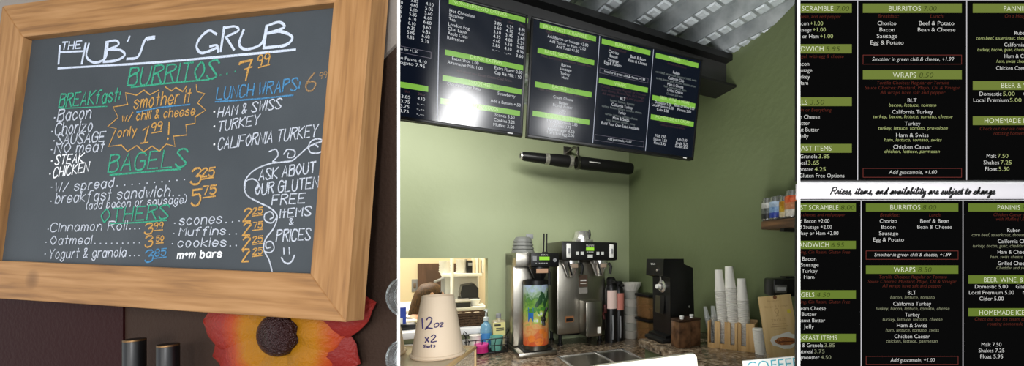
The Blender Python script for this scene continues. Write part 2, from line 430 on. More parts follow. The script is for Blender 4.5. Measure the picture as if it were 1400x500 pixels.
# chalkboard
cb = thing('chalkboard', 'wood framed chalkboard with a hand lettered cafe menu, hung above the metal sunflower', 'chalkboard', CB.C, rot=CB.euler())
SLATE = mat('blackboard_slate', (60, 66, 71), .75, rgb2=(76, 82, 87), scale=2.6, bump=.05, bscale=200)
m = MB(); m.b2((-BW / 2 - .01, 0, -BH / 2 - .01), (BW / 2 + .01, .012, BH / 2 + .01)); m.build('slate', SLATE, cb)
FW = .086; fo = -.014; fbk = .03
def plank(pts, name):
    m = MB(); t = bmesh.new()
    n = len(pts); vs = [t.verts.new((x, fo, z)) for x, z in pts] + [t.verts.new((x, fbk, z)) for x, z in pts]
    t.faces.new(vs[:n]); t.faces.new(vs[n:][::-1])
    for i in range(n): t.faces.new([vs[i], vs[n + i], vs[n + (i + 1) % n], vs[(i + 1) % n]])
    bmesh.ops.recalc_face_normals(t, faces=t.faces[:])
    bmesh.ops.bevel(t, geom=t.edges[:], offset=.0016, segments=1, affect='EDGES')
    m.join(t); return m
x, z = BW / 2, BH / 2; X, Z = x + FW, z + FW
WOODV = wood_mat('reclaimed_pine_upright', (186, 140, 92), (168, 122, 74), (138, 98, 60), (36, 36, 2.0))
plank([(-X, Z), (X, Z), (x, z), (-x, z)], 't').build('frame_rail', RECLAIMED, cb, 0)
plank([(-X, -Z), (X, -Z), (x, -z), (-x, -z)], 'b').build('frame_rail', RECLAIMED, cb, 0)
plank([(-X, -Z), (-X, Z), (-x, z), (-x, -z)], 'l').build('frame_stile', WOODV, cb, 0)
plank([(X, -Z), (X, Z), (x, z), (x, -z)], 'r').build('frame_stile', WOODV, cb, 0)

def chalk(name, rgb, thin=.45):
    m = mat(name, rgb, .95, spec=.1)
    nt = m.node_tree; b = nt.nodes['Principled BSDF']; tc = nt.nodes.new('ShaderNodeTexCoord')
    n = nt.nodes.new('ShaderNodeTexNoise'); n.inputs['Scale'].default_value = 520; n.inputs['Detail'].default_value = 3
    nt.links.new(tc.outputs['Object'], n.inputs['Vector'])
    cr = nt.nodes.new('ShaderNodeValToRGB'); cr.color_ramp.elements[0].position = thin - .14; cr.color_ramp.elements[1].position = thin + .08
    cr.color_ramp.elements[0].color = (.4, .4, .4, 1)
    nt.links.new(n.outputs['Fac'], cr.inputs['Fac']); nt.links.new(cr.outputs['Color'], b.inputs['Alpha'])
    return m
CW = chalk('white_chalk', (206, 212, 224)); CWB = chalk('bright_white_chalk', (246, 248, 252), .36); CT = chalk('title_chalk', (212, 222, 240), .38)
CG = chalk('green_chalk', (72, 168, 136)); CO = chalk('orange_chalk', (208, 160, 90)); CBL = chalk('blue_chalk', (84, 142, 186)); CTAN = chalk('faint_tan_chalk', (172, 138, 98), .5)
white, bright, title, green, orange, blue, tan = 'white bright title green orange blue tan'.split()
CHALK = {}
def chalk_mb(col, x, y):
    if col == title: k = 0 if x < 240 else 1
    elif y < 122 and x > 170 and x < 380: k = 2
    elif 146 < x < 290 and y < 205: k = 3
    elif x > 285 and y < 205: k = 4
    elif x < 150 and y < 247: k = 5
    elif x > 338 and y > 195 and col in (white, bright): k = 6
    elif y < 290: k = 7
    elif x < 234: k = 8
    else: k = 9
    return CHALK.setdefault((col, k), MB())
H = lambda mb, s, p0, p1, h, w=1.7, sl=.12: hand(chalk_mb(mb, (p0[0] + p1[0]) / 2, p0[1]), CB, s, p0, p1, h, w, sl)
D = lambda mb, px, w, sm=True: draw(chalk_mb(mb, sum(p[0] for p in px) / len(px), sum(p[1] for p in px) / len(px)), CB, px, w, sm)
def c2(o, k, pts): return [(o[0] + a / k, o[1] + b / k) for a, b in pts]
q = lambda *p: c2((60, 20), 5, p)
D(title, q((112, 215), (103, 335)), 4); D(title, q((115, 258), (272, 250)), 3.2); D(title, q((288, 200), (262, 335)), 4)
D(title, q((310, 200), (293, 285), (340, 327), (395, 318), (428, 285), (440, 185)), 3.8)
D(title, q((430, 188), (412, 324)), 4); D(title, q((430, 188), (495, 178), (512, 207), (440, 240)), 3.4); D(title, q((440, 240), (525, 243), (555, 278), (500, 313), (412, 324)), 3.8)
D(title, q((588, 150), (582, 170), (574, 184)), 3); D(title, q((758, 153), (705, 163), (682, 200), (660, 265), (632, 297), (572, 303)), 4); D(title, q((758, 162), (712, 172)), 3.5)
H(title, 'THE', (84.5, 68), (110.5, 66), 9.5, 1.8, .05)
D(title, [(80, 93.5), (200, 86.5), (300, 78), (404, 68)], 3.2)
q = lambda *p: c2((230, 20), 4.543, p)
D(title, q((300, 122), (255, 100), (197, 150), (178, 200), (205, 238), (255, 228), (300, 208)), 3.8); D(title, q((262, 198), (305, 192), (312, 232)), 3.2)
D(title, q((350, 78), (328, 227)), 4); D(title, q((350, 84), (415, 74), (438, 100), (360, 140)), 3.2); D(title, q((362, 142), (410, 218)), 3.8)
D(title, q((470, 98), (443, 178), (472, 214), (540, 205), (590, 168), (612, 75)), 3.8)
D(title, q((615, 72), (595, 208)), 4); D(title, q((612, 72), (690, 48), (722, 80), (622, 116)), 3.6); D(title, q((622, 116), (700, 106), (772, 140), (730, 190), (597, 208)), 4)
H(green, 'BURRITOS', (174.5, 117.5), (296, 107), 23, 2.2); D(green, [(180, 119.5), (230, 114), (286, 109)], 2.4)
for p in ((301.5, 103), (310.5, 101), (321.5, 98)): D(green, [p, (p[0] + 1, p[1] - .3)], 2, False)
D(orange, [(328, 88), (330, 85.5), (345, 82.3)], 3.4); D(orange, [(345, 82.3), (340, 95), (336.5, 110)], 2.8); D(orange, [(335, 95), (345, 91.5)], 2)
H(orange, '99', (352.5, 90.5), (369, 86), 13, 1.8); D(orange, [(354, 92.5), (369, 88.5)], 1.8)
H(blue, 'LUNCH WRAPS:', (296, 136.5), (409, 123), 15.5, 1.8); D(blue, [(295, 139.4), (350, 135.5), (401, 130.3)], 2.2)
H(tan, '6', (418, 125), (431, 123), 23, 2, .1); H(tan, '99', (437, 108), (447, 106), 8, 1)
for s, a, b, h in (('HAM & SWISS', (298, 160), (384, 147.5), 12.5), ('TURKEY', (298, 180), (354, 170), 13), ('CALIFORNIA TURKEY', (298, 204.5), (433, 186.5), 15)):
    H(white, s, a, b, h, 1.5, .2); D(bright, [(a[0] - 5, a[1] - 7), (a[0] - 4, a[1] - 7.2)], 2.2, False)
H(green, 'BREAKfast:', (81, 147), (163, 138.5), 17, 1.9); D(green, [(83, 148.5), (147, 145.5)], 1.8)
for s, a, b, h in (('Bacon', (79, 166), (124, 161), 15), ('Chorizo', (75.4, 185), (126, 179), 15), ('SAUSAGE', (78, 197.5), (143, 193), 12.5), ('NO meat', (75, 209.5), (142, 206.5), 13)):
    H(white, s, a, b, h, 1.6); D(white, [(a[0] - 4, a[1] - 5), (a[0] - 3, a[1] - 5)], 2, False)
for s, a, b, h in (('STEAK', (75.4, 225), (113, 221.5), 12), ('CHICKEN', (73, 242.5), (121, 234.5), 12.5)):
    H(bright, s, a, b, h, 1.6, .2); D(bright, [(a[0] - 4.5, a[1] - 5), (a[0] - 3.5, a[1] - 5)], 2.2, False)
H(green, 'BAGELS', (148, 234.8), (254, 227), 22, 2.1); D(green, [(151, 239.3), (200, 235), (247.6, 231)], 2.6)
star = c2((60, 110), 3.57, [(410, 118), (400, 60), (455, 72), (490, 48), (520, 70), (562, 48)])
D(orange, star, 1.9, False)
D(orange, c2((60, 110), 3.57, [(595, 32), (625, 52), (645, 35), (680, 55), (698, 28)]), 1.9, False)
D(orange, c2((60, 110), 3.57, [(745, 22), (750, 55), (787, 65), (752, 110), (792, 145), (740, 178), (740, 210), (695, 217), (700, 266), (635, 272), (642, 322), (600, 310), (565, 345), (530, 320), (490, 348), (455, 318), (410, 346), (380, 315), (318, 322), (355, 235), (313, 226), (365, 180), (340, 130), (412, 117)]), 1.9, False)
H(orange, 'smother it', (183, 149), (260, 139.5), 17, 1.6); D(blue, [(187.5, 153.4), (220, 147), (260, 143)], 2.2)
H(orange, 'w/ chili & cheese', (167, 166), (266, 157), 11, 1.4); H(orange, 'only', (161, 187.5), (186, 184.5), 12, 1.5)
D(orange, [(196, 178), (204, 172), (198, 195)], 2.4, False); D(orange, [(193, 196), (203, 194.5)], 2); H(orange, '99', (207.5, 179.5), (222, 176.5), 10, 1.6); D(orange, [(208, 182), (222, 179.5)], 1.6)
D(orange, [(232, 167), (231, 184)], 2.4, False); D(orange, [(230, 189), (230.6, 190)], 2.4, False)
H(white, 'W/ spread', (75.5, 262.5), (155, 255.5), 12, 1.4); H(white, 'breakfast sandwich', (76, 278), (232, 267.5), 13.5, 1.4); H(white, '(add bacon or sausage)', (118, 286), (255, 277.5), 10, 1.2)
for p in [(71, 256), (70, 275)] + [(160.5 + 10.2 * i, 254 - i * .95) for i in range(10)] + [(237, 267.5), (245.5, 267), (253, 266)]: D(white, [p, (p[0] + .9, p[1])], 1.6, False)
H(orange, '3', (261, 252.5), (273.5, 251.5), 21, 2.6); H(orange, '25', (276, 242), (293, 240.2), 11, 2.1); D(orange, [(276, 245), (293, 242.4)], 1.8)
H(orange, '5', (262, 281), (274, 279.5), 21, 2.6); H(orange, '75', (277, 266.5), (295, 264.5), 11.5, 2.1); D(orange, [(278, 270.5), (295, 268)], 1.8)
H(green, 'OTHERS', (138, 304), (230, 298), 17.5, 1.9); D(green, [(151, 305.6), (190, 304), (229, 301)], 1.9)
H(white, 'Cinnamon Roll', (69.5, 316.3), (173, 313.5), 11, 1.3); H(white, 'Oatmeal', (69, 334), (125, 332.8), 11, 1.3); H(white, 'Yogurt & granola', (67, 353), (172, 350.5), 12, 1.3)
for p in [(66, 313), (63, 331), (62, 347), (178, 312.8), (184.5, 312.6), (191, 312.3), (178, 349.5), (184, 349.3), (190, 349)] + [(130 + 7.6 * i, 332.6 - .1 * i) for i in range(9)]: D(white, [p, (p[0] + .9, p[1])], 1.5, False)
H(orange, '3', (198, 320), (208, 319.3), 14, 2); H(orange, '99', (211, 312.2), (223, 311.4), 7.5, 1.4); D(orange, [(212, 315), (223, 314)], 1.4)
H(orange, '3', (198.5, 337.5), (208, 336.8), 14.5, 2); H(orange, '50', (214, 329.7), (224, 329), 7, 1.4); D(orange, [(214, 332.5), (224, 331.6)], 1.4)
H(blue, '3', (198.5, 358.5), (209, 357), 15.5, 2); H(blue, '85', (212, 350), (227, 348.5), 9, 1.5); D(blue, [(212, 353), (228, 351)], 1.4)
H(white, 'scones', (245.5, 307.5), (303, 304.8), 12.5, 1.4); H(white, 'Muffins', (245.5, 321.8), (308, 320.4), 10.5, 1.4); H(white, 'cookies', (243, 337.4), (309, 336.4), 11.5, 1.4); H(bright, 'm+m bars', (243, 353), (303, 351.5), 10, 2)
for p in [(239, 305), (238, 319), (236, 333), (309, 304), (318, 303), (327, 302), (314, 320), (323, 319.5), (315, 336), (323, 335.5)]: D(white, [p, (p[0] + .9, p[1])], 1.5, False)
for y, sup in ((302.3, '25'), (321.8, '75'), (341.2, '25'), (357.5, '25')):
    H(orange, '2', (333 - (y - 302) * .03, y), (343 - (y - 302) * .05, y - .6), 16.5, 2.2); H(orange, sup, (346, y - 9.5), (359, y - 11), 8, 1.5)
    D(orange, [(346, y - 7), (359, y - 8.6)], 1.4)
q = lambda *p: c2((230, 200), 2.777, p)
D(white, q((620, -48), (600, -25), (565, -12), (530, 5), (500, 32), (470, 55), (430, 60), (380, 68), (325, 93), (292, 135), (298, 182), (340, 210), (390, 235), (415, 265), (402, 310), (372, 350), (364, 390), (384, 430), (396, 474)), 2)
D(white, q((530, 8), (545, -20), (575, -28), (598, -10), (580, 22), (545, 25), (535, 5), (555, -8), (570, 2)), 1.8)
D(white, q((385, 20), (410, 12), (418, 35), (398, 58)), 1.8); D(white, q((398, 58), (425, 62)), 1.6)
D(white, q((440, 30), (455, 12), (482, 18), (478, 40), (455, 42), (458, 26)), 1.8)
D(white, q((292, 160), (298, 132), (325, 124), (345, 142), (338, 165)), 1.8)
D(white, q((412, 272), (395, 290), (370, 282), (368, 258), (390, 248), (402, 266), (388, 276)), 1.8)
D(white, q((370, 400), (390, 402), (404, 385), (394, 362), (374, 365), (374, 385), (390, 383)), 1.8)
for s, a, b, h in (('ASK ABOUT', (354.5, 246.5), (431, 235.5), 14), ('OUR GLUTEN', (349, 267), (435, 256), 14.5), ('FREE', (372, 280), (416.5, 277.4), 13), ('ItEMS', (383, 297.5), (425, 294), 11.5), ('PRICES', (378, 330), (424, 327.5), 15)):
    H(white, s, a, b, h, 1.7)
H(white, '&', (396, 307), (401, 306.5), 8, 1.3)
D(white, [(388.5, 339), (388.7, 347)], 1.9, False); D(white, [(396, 338), (396.3, 347)], 1.9, False); D(white, [(385.3, 352), (389, 358), (395, 360), (400, 356), (403, 349)], 2.2)
CHN = {title: ('heading_lettering', CT, 'thick white chalk heading'), white: ('white_lettering', CW, 'white chalk lettering'), bright: ('bright_lettering', CWB, 'brighter white chalk lettering'), green: ('green_lettering', CG, 'green chalk section name'), orange: ('orange_lettering', CO, 'orange chalk lettering'), blue: ('blue_lettering', CBL, 'blue chalk lettering'), tan: ('faint_lettering', CTAN, 'faint tan chalk price')}
for (col_, k_), mb in CHALK.items(): mb.build(CHN[col_][0], CHN[col_][1], cb, 0, CHN[col_][2])

# metal sunflower on the left wall
FC = on_left(372.7, 459, .07) - wn * .04
sun = thing('sunflower_wall_art', 'painted metal sunflower with red, orange and yellow petals below the chalkboard', 'wall decoration', FC, wa)
PET = mat('painted_petal_metal', (200, 60, 30), .32, bump=.35, bscale=160)
def petal_mat(name, stops, sw):
    m = mat(name, (200, 60, 30), .4, bump=.3, bscale=150, spec=.2)
    nt = m.node_tree; b = nt.nodes['Principled BSDF']; tc = nt.nodes.new('ShaderNodeTexCoord')
    ln = nt.nodes.new('ShaderNodeVectorMath'); ln.operation = 'LENGTH'; nt.links.new(tc.outputs['Object'], ln.inputs[0])
    n = nt.nodes.new('ShaderNodeTexNoise'); n.inputs['Scale'].default_value = 45; n.inputs['Detail'].default_value = 5; nt.links.new(tc.outputs['Object'], n.inputs['Vector'])
    ad = nt.nodes.new('ShaderNodeMath'); ad.operation = 'MULTIPLY_ADD'; ad.inputs[1].default_value = sw; nt.links.new(n.outputs['Fac'], ad.inputs[0]); nt.links.new(ln.outputs['Value'], ad.inputs[2])
    cr = nt.nodes.new('ShaderNodeValToRGB'); e = cr.color_ramp.elements
    e[0].position, e[0].color = stops[0][0], lin(stops[0][1]); e[1].position, e[1].color = stops[-1][0], lin(stops[-1][1])
    for p, c in stops[1:-1]: x = e.new(p); x.color = lin(c)
    nt.links.new(ad.outputs[0], cr.inputs['Fac']); nt.links.new(cr.outputs['Color'], b.inputs['Base Color']); return m
PF = petal_mat('front_petal_paint', [(.05, (150, 104, 16)), (.105, (164, 106, 18)), (.13, (164, 62, 24)), (.16, (142, 40, 30))], .02)
PBK = petal_mat('back_petal_paint', [(.05, (104, 38, 22)), (.12, (122, 34, 30)), (.2, (140, 42, 36))], .02)
def petal(angle, length, width, lift, mt, tip=.12, bend=0):
    n, k = 14, 8; vs, fs = [], []
    ca, sa = math.cos(angle), math.sin(angle)
    for i in range(n + 1):
        t = i / n; r = .02 + (length - .02) * t
        w = width * (math.sin(PI * min(1, (t * .86 + .14)) ** 1.25) ** .62 if t < 1 else 0) * (1 if t < .9 else (1 - t) / .1 * .75 + .12)
        for j in range(k + 1):
            s = j / k * 2 - 1
            y = -lift - .022 * math.sin(PI * t) * (1 - s * s * .8) + .012 * t * t - .006 * math.cos(s * 9) * .3
            X = r; Y = s * w / 2 + bend * t * t
            vs.append((ca * X - sa * Y, y, sa * X + ca * Y))
    for i in range(n):
        for j in range(k):
            a = i * (k + 1) + j; fs.append([a, a + 1, a + k + 2, a + k + 1])
    m = MB(); m.add(vs, fs); m.add([(x, y + .0015, z) for x, y, z in vs], [f[::-1] for f in fs]); m.build('petal', mt, sun, 60)
for a, l, w in ((19, .205, .105), (-22, .168, .12), (-62, .165, .12), (-102, .165, .12), (-140, .17, .12), (160, .15, .11), (62, .15, .1), (100, .15, .1), (140, .15, .1), (196, .235, .12)):
    petal(math.radians(a), l, w, .002, PBK)
for a, l, w, bd in ((5, .137, .112, -.01), (-42, .14, .125, 0), (-98, .16, .13, 0), (-148, .215, .13, 0), (172, .235, .13, .015), (130, .14, .12, 0), (85, .14, .12, 0), (45, .14, .12, 0)):
    petal(math.radians(a), l, w, .014, PF, bend=bd)
m = MB(); R0 = .0445
m.lathe([(R0, -.012), (R0, 0)] + [(R0 * math.cos(a), .024 * math.sin(a)) for a in [i * PI / 2 / 9 for i in range(1, 10)]], seg=40, M=Matrix.Translation((0, -.03, 0)) @ Matrix.Rotation(PI / 2, 4, 'X'))
m.build('seed_disc', mat('hammered_dark_metal', (52, 26, 26), .25, metal=.3, bump=.9, bscale=210), sun)
m = MB(); m.lathe([(.001, 0), (.05, 0), (.05, .02), (.001, .02)], M=Matrix.Rotation(PI / 2, 4, 'X')); m.b2((-.01, -.0, -.01), (.01, .034, .01)); m.build('hanger', STEELBLACK, sun)

# bottles on a small shelf under the chalkboard
sb = on_left(205, 640, .06)
sh = thing('wall_shelf', 'small dark wooden shelf holding two black bottles on the left wall', 'shelf', on_left(205, 640, 0), wa)
m = MB(); m.b2((-.11, -.12, -.016), (.11, 0, 0), .003); m.build('shelf_board', DARKWOOD, sh)
m = MB()
for x_ in (-.07, .07): m.b2((x_ - .006, -.09, -.06), (x_ + .006, 0, -.016), .002)
m.build('bracket', STEELBLACK, sh)
for px, py, lb in ((184, 463, 'black capped dark bottle, left of the pair below the chalkboard'), (230, 470, 'black capped dark bottle nearest the sunflower')):
    base = on_left(px, 640, .06); top = on_left(px, py, .06); h = top.z - base.z
    bt = thing('bottle', lb, 'bottle', base, wa, 'dark bottles on the left wall shelf'); r = .0172
    m = MB(); m.lathe([(.001, 0), (r * 1.25, 0), (r * 1.3, .006), (r * 1.3, h * .45), (r * .9, h * .55), (r * .88, h * .58), (.001, h * .58)], seg=32); m.build('glass_body', mat('dark_bottle_glass', (24, 16, 12), .12), bt)
    m = MB(); m.lathe([(r * .9, h * .58), (r, h * .585), (r, h - .003), (r * .93, h), (.001, h)], seg=32, wob=lambda a, z: .012 * math.cos(26 * a)); cp = m.build('cap', BLACK, bt)
    m = MB(); m.lathe([(r * .97, h), (r * 1.015, h - .0015), (r * 1.015, h - .004), (r * .99, h - .0045)], seg=32); m.build('gold_ring', mat('dull_gold_band', (120, 92, 60), .4, metal=.8), cp)

# clear glass plates hung at the end of the left wall
for px, py, lb in ((556, 405, 'clear ridged glass plate hung at the end of the brown wall, upper of two'), (556, 489, 'clear ridged glass plate hung at the end of the brown wall, lower of two')):
    c = on_left(px, py, .004); gp = thing('glass_plate', lb, 'glass plate', c, wa, 'glass plates at the end of the left wall')
    m = MB(); R0 = .04
    pr = [(.004, .004), (R0 * .5, .004), (R0 * .56, .009), (R0 * .66, .005), (R0 * .78, .012), (R0 * .86, .007), (R0 * .95, .014), (R0, .012), (R0 * 1.0, .006), (R0 * .8, .001), (.004, .001)]
    m.lathe(pr, seg=48, M=Matrix.Rotation(PI / 2, 4, 'X'))
    e = e0 + Vector((0, 0, 0)); nrm = Vector((F, -(543.2 - CX), 0)).normalized()   # cut flush with the wall's end
    loc = Matrix.Rotation(-wa, 3, 'Z') @ (Vector((e0.x, e0.y, c.z)) - c); nl = Matrix.Rotation(-wa, 3, 'Z') @ nrm
    m.cut(loc, nl); m.build('plate_rim', mat('clear_ridged_glass', (226, 232, 232), .06, trans=.92, spec=.8), gp)

# ------------------------------------------------------------------ right wall with the two menu displays
WD = .8; SD = .786
m = MB(); x0 = (1091 - CX) / F * WD; m.prism([(x0, WD), (1.225, WD), (1.225, WD + .05), (x0 * 1.0625, WD + .05)], 0, ZC + .04)
structure(m.build('wall_front_right', WHITE))
structure(radial(1090, 1094, WD - .03, WD + .07, 0, ZC + .04).build('trim_2', WHITE))

SBG = screen_mat('menu_screen_black', (10, 10, 10), 1.0, .5, spec=.1)
SGREEN = screen_mat('menu_heading_green', (112, 126, 58), 1.0, .5, spec=.1)
SGREEN2 = screen_mat('menu_heading_deep_green', (102, 122, 48), 1.0, .5, spec=.1)
SW = screen_mat('menu_white_text', (226, 226, 222), 1.0, .5, spec=.1)
SHEAD = screen_mat('menu_heading_text', (226, 230, 206), 1.0, .5, spec=.1)
SDARK = screen_mat('menu_dark_price', (44, 54, 20), 1.0, .5, spec=.1)
SRED = screen_mat('menu_red_note', (96, 42, 32), 1.0, .5, spec=.1)
SLIME = screen_mat('menu_lime_text', (184, 196, 128), 1.0, .5, spec=.1)
SDIM = screen_mat('menu_dim_text', (146, 150, 120), 1.0, .5, spec=.1)
SLINE = screen_mat('menu_divider_line', (198, 196, 200), 1.0, .5, spec=.1)
SBOX = screen_mat('menu_red_outline', (128, 60, 54), 1.0, .5, spec=.1)

SPL = {}
class Menu:
    """layers of lettering on a display, addressed in photograph pixels and laid on the panel plane"""
    def __init__(s, P): s.P = P; s.L = {}; s.bars = []; s.items = []; s.n = 0
    def layer(s, k): s.n += 1; return s.L.setdefault((k, 'x%d' % s.n), MB())
    def u(s, px, py): return s.P.loc(px, py)
    def t(s, layer, txt, x, y, h, anchor='c', italic=False, x2=None, y2=None, xs=None):
        a = s.u(x, y); hh = s.u(x, y - h)[1] - a[1]; sh = .2 if italic else 0
        if x2 is not None:
            b = s.u(x2, y if y2 is None else y2); s.items.append((layer, txt, (a[0] + b[0]) / 2, (a[1] + b[1]) / 2, hh, 'c', sh, None, b[0] - a[0]))
        else: s.items.append((layer, txt, a[0], a[1], hh, anchor, sh, xs, None))
    def flush(s):
        """gather the lettering into one part per section (under each heading bar) and colour"""
        for it in s.items:
            x, y, h = it[2], it[3], it[4]; best, key = 1e9, 'none'
            for i, (x0, x1, yt) in enumerate(s.bars):
                if yt < y: continue
                dx = max(0, x0 - x, x - x1); dd = dx * 20 + (yt - y)
                if dd < best: best, key = dd, i
            if key != 'none' and it[0] in 'WGNV':
                x0, x1, yt = s.bars[key]; half = '' if it[0] == 'G' else ('l' if x < (x0 * 2 + x1) / 3 else 'r' if x > (x0 + 2 * x1) / 3 else 'm')
                key = '%d%s' % (key, half)
            text(s.L.setdefault((it[0], key), MB()), *it[1:6], it[6], it[7], it[8])
    def rect(s, layer, x0, y0, x1, y1, off=-.0003):
        a = s.u(x0, y0); b = s.u(x1, y1); s.layer(layer).add([(a[0], off, b[1]), (b[0], off, b[1]), (b[0], off, a[1]), (a[0], off, a[1])], [[0, 1, 2, 3]])
    def outline(s, layer, x0, y0, x1, y1, w=.5):
        mb = s.layer(layer)
        for r in ((x0, y0, x1, y0 + w), (x0, y1 - w, x1, y1), (x0, y0, x0 + w, y1), (x1 - w, y0, x1, y1)):
            a = s.u(r[0], r[1]); b = s.u(r[2], r[3]); mb.add([(a[0], -.0003, b[1]), (b[0], -.0003, b[1]), (b[0], -.0003, a[1]), (a[0], -.0003, a[1])], [[0, 1, 2, 3]])

NAMES = {'H': 'heading_lettering', 'P': 'heading_price', 'N': 'note_lettering', 'W': 'item_lettering', 'G': 'ingredient_lettering', 'V': 'price_lettering', 'D': 'divider_line', 'B': 'outline_box'}
def menu_board(up):
    yo, y1 = (-6, 246) if up else (273.6, 520)
    C = at(1094, 250, SD); P = Panel(Vector((C.x, SD, EYE)), Matrix.Identity(3)); M = Menu(P)
    lb = 'black lit menu display with burritos at 7.00, above the cursive notice strip' if up else 'black lit menu display with burritos at 8.00, below the cursive notice strip'
    root = thing('menu_display', lb, 'menu display', P.C, 0, 'menu displays on the white wall')
    xl, xr = 1091, 1520
    a = P.loc(xl, y1); b = P.loc(xr, yo)
    mm = MB(); mm.b2((a[0], .001, a[1]), (b[0], WD - SD, b[1]), .001); mm.build('housing', BLACKM, root)
    mm = MB(); mm.add([(a[0], 0, a[1]), (b[0], 0, a[1]), (b[0], 0, b[1]), (a[0], 0, b[1])], [[0, 1, 2, 3]]); mm.build('screen', SBG, root, 0)
    GR = SGREEN if up else SGREEN2
    def bar(x0, y0, x1, y1_):
        a = P.loc(max(x0, xl), y1_); b = P.loc(x1, y0); M.bars.append((P.loc(x0, 0)[0], b[0], b[1])); q = MB(); q.add([(a[0], -.0003, a[1]), (b[0], -.0003, a[1]), (b[0], -.0003, b[1]), (a[0], -.0003, b[1])], [[0, 1, 2, 3]]); q.build('heading_bar', GR, root, 0)
    def head(txt, x0, x1, pr, p0, p1, y): M.t('H', txt, x0, y, 6.6, x2=x1); pr and M.t('P', pr, p0, y, 6.4, x2=p1, italic=True)
    R = lambda k, s, x, y, h=5.3, it=False: M.t(k, s, x, y, h, 'r', it)
    Lf = lambda k, s, x, y, h=5.3, it=False: M.t(k, s, x, y, h, 'l', it)
    Wd = lambda k, s, x0, x1, y, h=5.3, it=False: M.t(k, s, x0, y, h, x2=x1, italic=it)
    def two(a_, b_, x0, x1, y, kb='V'):   # white name followed by a tinted price
        f = len(a_) / (len(a_) + len(b_) + .6); xm = x0 + (x1 - x0) * f
        Wd('W', a_, x0, xm - .6, y); Wd(kb, b_, xm + 1.4, x1, y)
    if up:
        d1, d2 = 1172.5, 1321.5; bx = [(1029, 1164.4), (1179.6, 1314.7), (1329.8, 1465)]; top = 0
        ys = [[(5, 17.7), (60.5, 73), (133, 145), (196.7, 208.7)], [(5, 17.7), (96, 108.5)], [(5, 17.7), (111, 123), (159, 171)]]
    else:
        d1, d2 = 1177.2, 1316.4; bx = [(1040, 1170), (1183.8, 1310), (1323.7, 1450)]; top = 273.6
        ys = [[(278, 289), (329, 340), (396.5, 408), (456, 467)], [(278, 289), (362.5, 374)], [(278, 289), (376, 387.5), (421, 432)]]
    M.rect('D', d1 - .6, top, d1 + .6, y1); M.rect('D', d2 - .6, top, d2 + .6, y1); M.rect('D', xl, top - .1, xr, top + .8)
    for (x0, x1), yy in zip(bx, ys):
        for y0, yb in yy: bar(x0, y0, x1, yb)
    if up:
        R('H', 'BREAKFAST SCRAMBLE', 1139, 15, 6.6); Wd('P', '7.00', 1142.5, 1160, 15, 6.4, True); R('N', 'with cheese, and red pepper', 1149, 25, 4.7, True)
        for s, pr, xe, y in (('Add Bacon', '+1.00', 1125, 34.8), ('Add Sausage', '+1.00', 1128.6, 43.3), ('Add Turkey or Ham', '+1.00', 1138.6, 52.3)):
            Wd('V', pr, xe - 17.5, xe, y); R('W', s, xe - 19.5, y)
        R('H', 'BAGEL SANDWICH', 1125.5, 70.2, 6.6); Wd('P', '5.95', 1128.7, 1147, 70.2, 6.4, True); R('N', 'Any bagel, with egg & cheese', 1153, 79.3, 4.7, True)
        for s, x, y in (('Bacon', 1106, 90), ('Sausage', 1110, 98.6), ('Turkey', 1107, 107.6), ('Ham', 1104.5, 116)): R('W', s, x, y)
        R('H', 'BAGELS', 1103.5, 143, 6.6); Wd('P', '3.50', 1107, 1126, 143, 6.4, True); R('N', 'Plain or Everything', 1136, 152.5, 4.7, True)
        for s, x, y in (('Cream Cheese', 1120.5, 162.4), ('Butter', 1106.7, 171), ('Peanut Butter', 1119.6, 179.8), ('Jelly', 1105, 188.6)): R('W', s, x, y)
        R('H', 'BREAKFAST ITEMS', 1136.5, 206, 6.6)
        for s, pr, xe, y in (('Yogurt & Granola', '3.85', 1134, 216.3), ('Oatmeal', '3.65', 1119.5, 225), ('Eggmonster', '4.25', 1128.5, 233.8)):
            Wd('V', pr, xe - 15, xe, y); R('W', s, xe - 17, y)
        R('W', 'Ask About Gluten Free Options', 1154, 242.6)
        head('BURRITOS', 1215, 1258.7, '7.00', 1262, 1279.5, 15)
        Wd('N', 'Breakfast:', 1200, 1228, 24.6, 4.8, True); Wd('N', 'Lunch:', 1271.5, 1290, 24.6, 4.8, True)
        for s, x0, x1, y in (('Chorizo', 1199.6, 1225, 34.6), ('Bacon', 1202.3, 1223, 43.3), ('Sausage', 1198.5, 1226.5, 52), ('Egg & Potato', 1190, 1235, 61), ('Beef & Potato', 1256.3, 1304, 34.6), ('Bean & Cheese', 1254.6, 1305.6, 43.3)): Wd('W', s, x0, x1, y)
        M.outline('B', 1179.6, 75, 1314.7, 88); Wd('W', 'Smother in green chili & cheese, +1.99', 1192, 1303, 83.6, 5.3, True)
        head('WRAPS', 1220.5, 1252, '8.50', 1256, 1275, 106)
        for s, x0, x1, y in (('Tortilla Choices: Regular or Tomato', 1198, 1297, 115.5), ('Sauce Choices: Mustard, Mayo, Oil & Vinegar', 1182, 1312, 122.2), ('All wraps have salt and pepper', 1203, 1291.6, 128.8)): Wd('N', s, x0, x1, y, 4.7, True)
        wr = ((('BLT', 1240.6, 1253, 139.8), ('bacon, lettuce, tomato', 1215, 1279.5, 145.8)), (('California Turkey', 1219.5, 1275, 155.5), ('turkey, bacon, lettuce, tomato, cheese', 1193, 1301.5, 161.5)),
              (('Turkey', 1236.5, 1258, 171.5), ('turkey, lettuce, tomato, provolone', 1200, 1295, 177.3)), (('Ham & Swiss', 1225, 1269, 187.3), ('ham, lettuce, tomato, swiss', 1208.6, 1286.6, 193.3)), (('Chicken Caesar', 1221, 1273, 203.3), ('chicken, lettuce, parmesan', 1208.6, 1284, 209)))
        by, bt = (229.8, 242.5), 237.8; kg = 'G'
